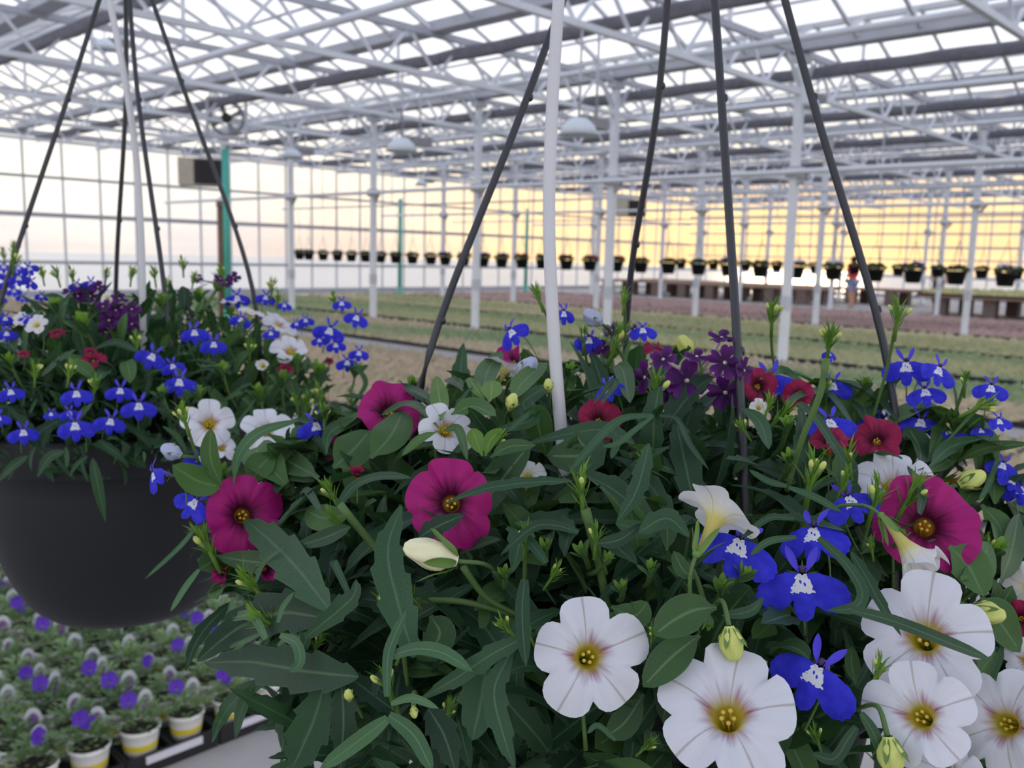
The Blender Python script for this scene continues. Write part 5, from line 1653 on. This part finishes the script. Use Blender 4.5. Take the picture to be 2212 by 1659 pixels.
# --- calibrachoa leaves
CV_ = wca.path_leaf
for pts, w, kw in (
    ([(1548, 1312), (1500, 1318), (1455, 1340), (1412, 1372)], 84, dict(dz=-0.016)),
    ([(1512, 1372), (1450, 1420), (1388, 1484)], 76, dict(dz=-0.008)),
    ([(1990, 1002), (1985, 965), (1962, 922)], 66, dict(dz=-0.010)),
    ([(2005, 995), (2035, 940), (2055, 880)], 58, dict(dz=-0.008)),
    ([(2065, 955), (2090, 925), (2124, 898)], 58, dict(dz=-0.004)),
    ([(2008, 1008), (2055, 965), (2145, 942)], 38, dict(dz=-0.014, mat='grey_leaf', tilt=(0, 0.9))),
    ([(2070, 995), (2130, 968), (2225, 958)], 26, dict(dz=-0.012)),
    ([(1998, 1022), (2040, 1000), (2082, 966)], 28, dict(dz=-0.016)),
    ([(2050, 1180), (2090, 1220), (2125, 1290)], 90, dict(dz=-0.010)),
    ([(2120, 1290), (2150, 1330), (2205, 1410)], 80, dict(dz=-0.004)),
    ([(2075, 1250), (2120, 1225), (2135, 1170)], 60, dict(dz=-0.008)),
    ([(2120, 1090), (2160, 1140), (2160, 1200)], 64, dict(dz=-0.004)),
    ([(2160, 1260), (2185, 1190), (2200, 1110)], 54, dict(dz=-0.010)),
    ([(1990, 1180), (2020, 1200), (2050, 1260)], 70, dict(dz=0.004)),
    ([(1440, 1190), (1440, 1140), (1410, 1110)], 44, dict(dz=-0.002)),
    ([(1020, 870), (985, 890), (965, 898)], 20, dict(dz=-0.006)),
    ([(1320, 1310), (1370, 1330), (1400, 1300)], 60, dict(dz=0.0)),
    ([(1350, 1390), (1420, 1360), (1440, 1330)], 50, dict(dz=0.004)),
    ([(1390, 1500), (1350, 1560), (1310, 1590)], 60, dict(dz=0.01)),
    ([(1500, 1250), (1475, 1230), (1455, 1190)], 36, dict(dz=-0.008)),
):
    CV_(pts, w, kind='ovate', mat=kw.pop('mat', 'calibrachoa_leaf'), **kw)
DV = mca.path_leaf
for pts, w, kw in (
    ([(482, 1052), (430, 1040), (372, 1005)], 64, dict(dz=-0.012)),
    ([(478, 1048), (455, 990), (456, 925)], 42, dict(dz=-0.014)),
    ([(545, 1045), (560, 1010), (592, 982)], 62, dict(dz=-0.008)),
    ([(690, 1032), (630, 1000), (575, 960)], 56, dict(dz=-0.010)),
    ([(505, 1045), (515, 985), (560, 935), (650, 906)], 26, dict(dz=-0.012, mat='grey_leaf')),
    ([(705, 980), (710, 940), (735, 920), (786, 905)], 32, dict(dz=-0.014, mat='grey_leaf')),
    ([(720, 1010), (760, 975), (800, 930)], 84, dict(dz=0.002)),
    ([(800, 990), (845, 940), (870, 890)], 80, dict(dz=0.0)),
    ([(948, 925), (905, 880), (870, 875), (822, 898)], 28, dict(dz=-0.014, tilt=(0, 1.0))),
    ([(952, 908), (925, 862), (880, 838), (850, 832)], 26, dict(dz=-0.012, tilt=(0, 1.0))),
    ([(955, 905), (950, 865), (942, 812)], 40, dict(dz=-0.016, mat='young_leaf')),
    ([(1050, 868), (1050, 810), (1082, 758)], 50, dict(dz=-0.016)),
    ([(1048, 868), (1025, 835), (1012, 815)], 26, dict(dz=-0.018, mat='young_leaf')),
    ([(1058, 868), (1062, 845), (1062, 822)], 46, dict(dz=-0.020, mat='young_leaf')),
    ([(975, 896), (1020, 878), (1072, 898)], 46, dict(dz=-0.018, tilt=(0, 0.6))),
    ([(1108, 865), (1130, 825), (1182, 782)], 46, dict(dz=-0.014)),
    ([(1000, 845), (985, 825), (960, 820)], 26, dict(dz=-0.010)),
    ([(1042, 985), (1028, 950), (1020, 925)], 36, dict(dz=-0.010, mat='young_leaf')),
    ([(1048, 985), (1060, 950), (1085, 925)], 30, dict(dz=-0.012, mat='young_leaf')),
    ([(1060, 988), (1100, 965), (1158, 962)], 32, dict(dz=-0.014)),
    ([(945, 932), (905, 950), (868, 985)], 20, dict(dz=-0.014)),
    ([(958, 930), (990, 928), (1010, 995)], 22, dict(dz=-0.014)),
    ([(560, 1060), (610, 1020), (680, 1040)], 40, dict(dz=0.0)),
    ([(760, 1110), (700, 1120), (660, 1100)], 60, dict(dz=0.008)),
    ([(1235, 930), (1265, 980), (1180, 985)], 90, dict(dz=0.012)),
    ([(930, 1330), (950, 1370), (920, 1420)], 72, dict(dz=-0.004)),
    ([(500, 1232), (470, 1210), (430, 1230)], 60, dict(dz=0.0)),
    ([(460, 1200), (560, 1215), (620, 1210)], 50, dict(dz=-0.002)),
):
    DV(pts, w, kind='ovate', mat=kw.pop('mat', 'calibrachoa_leaf'), **kw)
# woody stems
mca.stem([P(735, 1090, .36), P(800, 1170, .365), P(880, 1260, .37), P(960, 1320, .39)], 0.0017)
wca.stem([P(1000, 1225, .33), P(1050, 1290, .335), P(1120, 1330, .34)], 0.0013)
wca.stem([P(900, 1298, .34), P(1000, 1300, .338), P(1110, 1328, .34)], 0.0014)
lob.stem([P(1265, 1100, .33), P(1290, 1200, .335), P(1308, 1290, .34), P(1320, 1360, .36)], 0.0019)
lob.stem([P(1786, 775, .352), P(1768, 860, .355), P(1728, 960, .362), P(1700, 1060, .37)], 0.0015)
# rosettes
for a in ((1560, 1270, 62, 0), (1610, 1240, 50, 30), (2150, 1190, 66, 20), (2120, 1260, 54, 10), (1345, 1270, 40, -10), (1260, 1190, 46, -20), (1310, 1210, 40, 20), (1700, 920, 46, -10), (480, 1020, 42, 10), (620, 1000, 44, 10),
          (1530, 1340, 46, 180), (2040, 1060, 44, 0), (1950, 1160, 40, 0), (1230, 800, 44, 10), (1460, 760, 40, 0), (890, 830, 40, 0), (1090, 1240, 40, 0), (1640, 1440, 44, 0), (1180, 1180, 40, 0), (1870, 830, 40, 10)):
    rosette(wca if a[0] > 1100 else mca, a[0], a[1], a[2], a[3], rnd=RN)
# more growing tips, narrow leaves and young rosettes spread over the near mound
RX = random.Random(77)
for k in range(46):
    x, y = RX.uniform(480, 2190), RX.uniform(840, 1640)
    if y < 840 + abs(x - 1350) * 0.12 or (x < 620 and y > 1350) or any(abs(x - fx) < fr and abs(y - fy) < fr for fx, fy, fr in FLOWERS):
        continue
    tip(lob, x, y, RX.uniform(40, 66), RX.uniform(-40, 40), buds=RX.choice((0, 1, 1, 2)), toward=RX.uniform(0, 0.5), dz=RX.uniform(-0.008, 0.006), v=RX.randrange(5))
for k in range(60):
    x, y = RX.uniform(480, 2190), RX.uniform(860, 1640)
    if y < 850 + abs(x - 1350) * 0.12 or (x < 640 and y > 1330) or any(abs(x - fx) < fr + 30 and abs(y - fy) < fr + 30 for fx, fy, fr in FLOWERS):
        continue
    if RX.random() < 0.5:
        a = RX.uniform(0, 6.28); l_ = RX.uniform(60, 130); b = RX.uniform(-40, 40)
        LV([(x, y), (x + math.cos(a) * l_ * .5 - math.sin(a) * b * .5, y - math.sin(a) * l_ * .5 - abs(b) * .5), (x + math.cos(a) * l_, y - math.sin(a) * l_ * 0.7 + 12)], RX.uniform(12, 26), kind='strap', mat=RX.choice(('lobelia_leaf', 'grey_leaf', 'lobelia_leaf')), dz=-0.010, tilt=(0, 0.7))
    else:
        rosette(wca if x > 1150 else mca, x, y, RX.uniform(30, 46), RX.uniform(-30, 30), rnd=RX)
# --- general foliage over the mound
def fill(mound, choices, n, rnd, fmin, fmax, zmin=-0.62, toward_cam=True, smin=0.75, smax=1.25):
    items = []
    while len(items) < n:
        v = Vector((rnd.gauss(0, 1), rnd.gauss(0, 1), rnd.gauss(0, 1))).normalized()
        if v.z < zmin:
            continue
        f = rnd.uniform(fmin, fmax)
        p = mound.c + Vector((v.x * mound.rh, v.y * mound.rh, v.z * mound.rv)) * f
        if toward_cam and v.dot((mound.c - EYE).normalized()) > 0.45 and rnd.random() < 0.6:
            continue
        items.append(((p - EYE).length, p, v, rnd.random()))
    items.sort(key=lambda t_: t_[0])
    for dist, p, v, rv in items:
        x, y, z = px_of(p)
        pl, key = choices(x, y, rv, v)
        tang = Vector((rnd.gauss(0, 1), rnd.gauss(0, 1), rnd.gauss(0, 1)))
        d = (v * 0.75 + tang * 0.55 + Vector((0, 0, 0.25 if v.z > -0.1 else -0.35))).normalized()
        nrm = (v * 0.6 + Vector((0, 0, 0.9)) + Vector((rnd.gauss(0, .3), rnd.gauss(0, .3), 0))).normalized()
        ms, Ln = LEAF[key]
        sc = rnd.uniform(smin, smax)
        pl.leaf(key, p - d * Ln * sc * 0.6, d, nrm, sc, rnd)
def ch_main(x, y, r, v):
    if x < 1250 and y > 1150:
        return (lob, 'lob') if r < 0.72 else (lob, 'lobthin') if r < 0.8 else (mca, 'cal')
    if x > 1400 and y > 1100:
        return (wca, 'cal') if r < 0.35 else (wca, 'calbig') if r < 0.62 else (lob, 'lob') if r < 0.85 else (lob, 'lobthin')
    if 1300 < x < 1700 and y < 1050:
        return (ver, 'ver') if r < 0.4 else (lob, 'lob') if r < 0.7 else (wca, 'cal')
    return (mca, 'calbig') if r < 0.28 else (mca, 'cal') if r < 0.5 else (lob, 'lob') if r < 0.85 else (lob, 'lobthin')
fill(MM, ch_main, 1000, random.Random(4), 0.72, 0.99, -0.55, smin=0.55, smax=1.2)
# denser leaves through the camera-side half of the mound
RD = random.Random(15)
for k in range(1250):
    x, y = (RD.uniform(450, 2230), RD.uniform(800, 1560)) if k < 1000 else (RD.uniform(580, 920), RD.uniform(900, 1240))
    f = RD.uniform(0.55, 0.9)
    if f > 0.70 and any(abs(x - fx) < fr and abs(y - fy) < fr for fx, fy, fr in FLOWERS):
        continue
    if ((x - 1370) / 960) ** 2 + ((y - 1260) / 470) ** 2 > 1 or (x < 620 and y > 1330):
        continue
    zz = MM.depth(x, y, f); p = P(x, y, zz)
    v = p - MM.c; v = Vector((v.x / MM.rh ** 2, v.y / MM.rh ** 2, v.z / MM.rv ** 2)).normalized()
    pl, key = ch_main(x, y, RD.random(), v)
    d = (v * 0.5 + Vector((RD.gauss(0, .7), RD.gauss(0, .7), RD.gauss(0, .6)))).normalized()
    ms, Ln = LEAF[key]; sc = RD.uniform(0.8, 1.4)
    pl.leaf(key, p - d * Ln * sc * 0.5, d, (v * 0.7 + Vector((0, 0, 0.8))).normalized(), sc, RD)
fill(MM, ch_main, 800, random.Random(5), 0.40, 0.75, -0.45, smin=1.0, smax=1.5)
for pl in (lob, wca, mca, ver):
    pl.finish()

# ================================================================== plants of the second basket
base_l = C_LEFT + Vector((0, 0, -0.01))
lo2 = Plant('blue_lobelia', 'blue lobelia with white-eyed flowers spilling over the basket above the floor trays', base_l + RGT * -0.03)
wh2 = Plant('white_calibrachoa', 'white calibrachoa scattered in the basket above the floor trays', base_l + RGT * 0.05)
ma2 = Plant('magenta_calibrachoa', 'magenta calibrachoa half hidden in the basket above the floor trays', base_l + RGT * -0.05)
ve2 = Plant('purple_verbena', 'dark purple verbena clusters beside the thin white drip tube', base_l + FWD * 0.03)
for pl in (lo2, wh2, ma2, ve2):
    pl.depth = ML.depth
for a in ((165, 848, 62, 0), (260, 842, 56, 6), (300, 874, 68, 4), (50, 932, 58, 0), (162, 916, 74, 0), (240, 908, 62, -10), (22, 845, 52, 14), (-4, 902, 44, 0), (388, 822, 68, 4), (332, 768, 64, -20), (372, 790, 46, 20),
          (420, 716, 56, 0), (462, 742, 54, 6), (522, 690, 44, -10), (512, 642, 50, 0), (575, 642, 40, 0), (660, 692, 34, 0), (738, 655, 38, 10), (772, 685, 50, -10), (714, 712, 64, -10), (750, 782, 46, 0), (776, 762, 42, 0),
          (150, 892, 40, 0), (110, 895, 30, 10), (12, 688, 36, 0), (40, 600, 40, 0), (62, 580, 36, 20), (66, 610, 34, -20), (196, 612, 36, 0), (166, 616, 34, 0), (90, 640, 28, 0), (54, 690, 30, 0), (640, 700, 30, 0), (14, 720, 40, 0), (66, 692, 30, 0), (615, 660, 30, 0), (690, 735, 34, 0), (725, 745, 40, 10), (585, 720, 34, 0)):
    lobelia(lo2, a[0], a[1] - 4, a[2], a[3] + RN.uniform(-8, 8), RN.uniform(-20, 20), 4)
for a in ((452, 915, 118, 0, 10), (575, 925, 120, 6, 40)):
    calib(wh2, a[0], a[1], a[2], 'W', yaw=a[3], pitch=a[4], z=0.60)
calib(wh2, 604, 698, 82, 'W', nvec=RGT * 0.5 + UPV * 0.7 - FWD * 0.35)
calib(wh2, 628, 755, 84, 'W', nvec=RGT * 0.3 + UPV * 0.55 - FWD * 0.6)
calib(wh2, 568, 790, 44, 'Pclosed', nvec=-FWD + UPV * 0.2)
calib(wh2, 542, 672, 60, 'P', nvec=UPV * 0.8 + RGT * 0.3 - FWD * 0.2)
calib(wh2, 500, 648, 50, 'P', nvec=UPV * 0.9 - FWD * 0.2)
calib(wh2, 78, 700, 54, 'P', nvec=UPV * 0.5 - FWD * 0.8)
calib(wh2, 44, 688, 36, 'P', nvec=UPV * 0.4 - FWD * 0.8)
calib(wh2, 232, 642, 34, 'P', nvec=UPV * 0.4 - FWD * 0.8)
calib(wh2, 430, 620, 46, 'P', nvec=UPV * 0.8 - FWD * 0.2 - RGT * 0.3)
calib(wh2, 480, 965, 66, 'W', yaw=20, pitch=40, z=0.60)
for a in ((122, 718, 40), (200, 776, 66), (618, 796, 44), (710, 780, 32), (50, 765, 34), (196, 760, 40), (612, 805, 30)):
    calib(ma2, a[0], a[1], a[2] * 0.8, 'C', yaw=RN.uniform(-40, 40), pitch=50, dz=0.012)
verbena_head(ve2, [(150, 628, 36, -20, 60, 0), (180, 622, 40, 10, 60, 0), (212, 620, 36, 20, 50, 0), (168, 640, 34, -10, 30, 0), (195, 640, 34, 10, 30, 0)], 0.78, base_l)
verbena_head(ve2, [(222, 662, 40, -20, 40, 0), (258, 645, 40, 0, 60, 0), (285, 668, 40, 20, 40, 0), (235, 692, 44, -10, 10, 0), (268, 690, 44, 10, 10, 0), (285, 700, 36, 30, 10, 0), (228, 718, 36, -20, -10, 0), (250, 670, 40, 0, 30, 0)], 0.72, base_l)
verbena_head(ve2, [(426, 603, 28, -10, 40, 0), (476, 602, 30, 0, 50, 0), (505, 600, 32, 20, 40, 0), (490, 610, 28, 0, 20, 0)], 0.86, base_l)
for a in ((284, 590, 30), (334, 592, 30), (418, 600, 26), (124, 592, 30), (155, 590, 28), (92, 590, 28), (588, 618, 34), (600, 640, 30), (722, 645, 30), (205, 832, 40), (75, 800, 40), (150, 800, 40), (295, 735, 34), (540, 752, 36), (660, 870, 46), (640, 865, 30), (30, 560, 40), (395, 570, 30), (480, 585, 28), (690, 850, 40), (760, 860, 36), (230, 590, 26), (360, 610, 26)):
    tip(lo2, a[0], a[1] + 6, a[2] * 1.15, RN.uniform(-15, 15), buds=3, toward=0.1)
for pts, w in (([(200, 990), (212, 1050), (228, 1128)], 26), ([(190, 985), (165, 1005), (150, 1030)], 12), ([(140, 975), (105, 990), (80, 1032)], 24), ([(60, 985), (25, 1010), (-10, 1045)], 22), ([(142, 965), (145, 990), (144, 1012)], 12), ([(310, 975), (312, 985), (312, 1000)], 8),
               ([(405, 980), (380, 940), (350, 920)], 14), ([(480, 960), (520, 905), (555, 860)], 10), ([(300, 760), (250, 740), (200, 755)], 18), ([(765, 870), (790, 830), (775, 800), (745, 790)], 12)):
    lo2.path_leaf(pts, w, mat='lobelia_leaf', dz=-0.012, kind='lance')
for a in ((180, 700, 60, -10), (560, 850, 50, 0), (610, 820, 50, 10), (690, 800, 46, 20), (480, 800, 44, 0), (430, 850, 44, 0), (350, 850, 40, 0), (120, 660, 44, 0), (640, 780, 40, 10), (770, 800, 44, 20), (430, 640, 40, 0), (350, 650, 40, 0), (20, 780, 44, 0)):
    rosette(wh2 if a[0] > 300 else ma2, a[0], a[1], a[2], a[3], rnd=RN)
def ch_left(x, y, r, v):
    if x > 420:
        return (wh2, 'cal') if r < 0.4 else (wh2, 'calbig') if r < 0.6 else (lo2, 'lob') if r < 0.8 else (lo2, 'lobthin')
    if y > 820:
        return (lo2, 'lobthin') if r < 0.6 else (lo2, 'lob')
    return (ma2, 'calbig') if r < 0.25 else (ve2, 'ver') if r < 0.4 else (lo2, 'lob') if r < 0.7 else (lo2, 'lobthin')
fill(ML, ch_left, 1100, random.Random(8), 0.70, 0.98, 0.04, smin=0.45, smax=0.95)
fill(ML, ch_left, 700, random.Random(9), 0.35, 0.72, 0.0, smin=0.8, smax=1.3)
for pl in (lo2, wh2, ma2, ve2):
    pl.finish()
# ================================================================== third basket, mostly out of view
lo3 = Plant('blue_lobelia', 'blue lobelia in the furthest basket of the near row', C_THIRD + Vector((0, 0, -0.01)))
lo3.depth = M3.depth
for a in ((8, 572, 34), (26, 590, 34), (-10, 590, 34), (40, 575, 30), (10, 610, 34), (30, 625, 30), (0, 640, 30), (-30, 600, 30), (-20, 640, 34), (50, 640, 26)):
    lobelia(lo3, a[0], a[1], a[2], RN.uniform(-15, 15), RN.uniform(-20, 30), 14)
for k in range(22):
    lobelia(lo3, RN.uniform(-330, 30), RN.uniform(590, 760), 36, RN.uniform(-15, 15), RN.uniform(-20, 30), 10)
for a in ((28, 540, 30), (8, 552, 28), (-20, 545, 30)):
    tip(lo3, a[0], a[1], a[2], RN.uniform(-10, 10), buds=2)
fill(M3, lambda x, y, r, v: (lo3, 'lob') if r < 0.5 else (lo3, 'lobthin') if r < 0.8 else (lo3, 'cal'), 420, random.Random(11), 0.4, 0.97, -0.2)
lo3.finish()
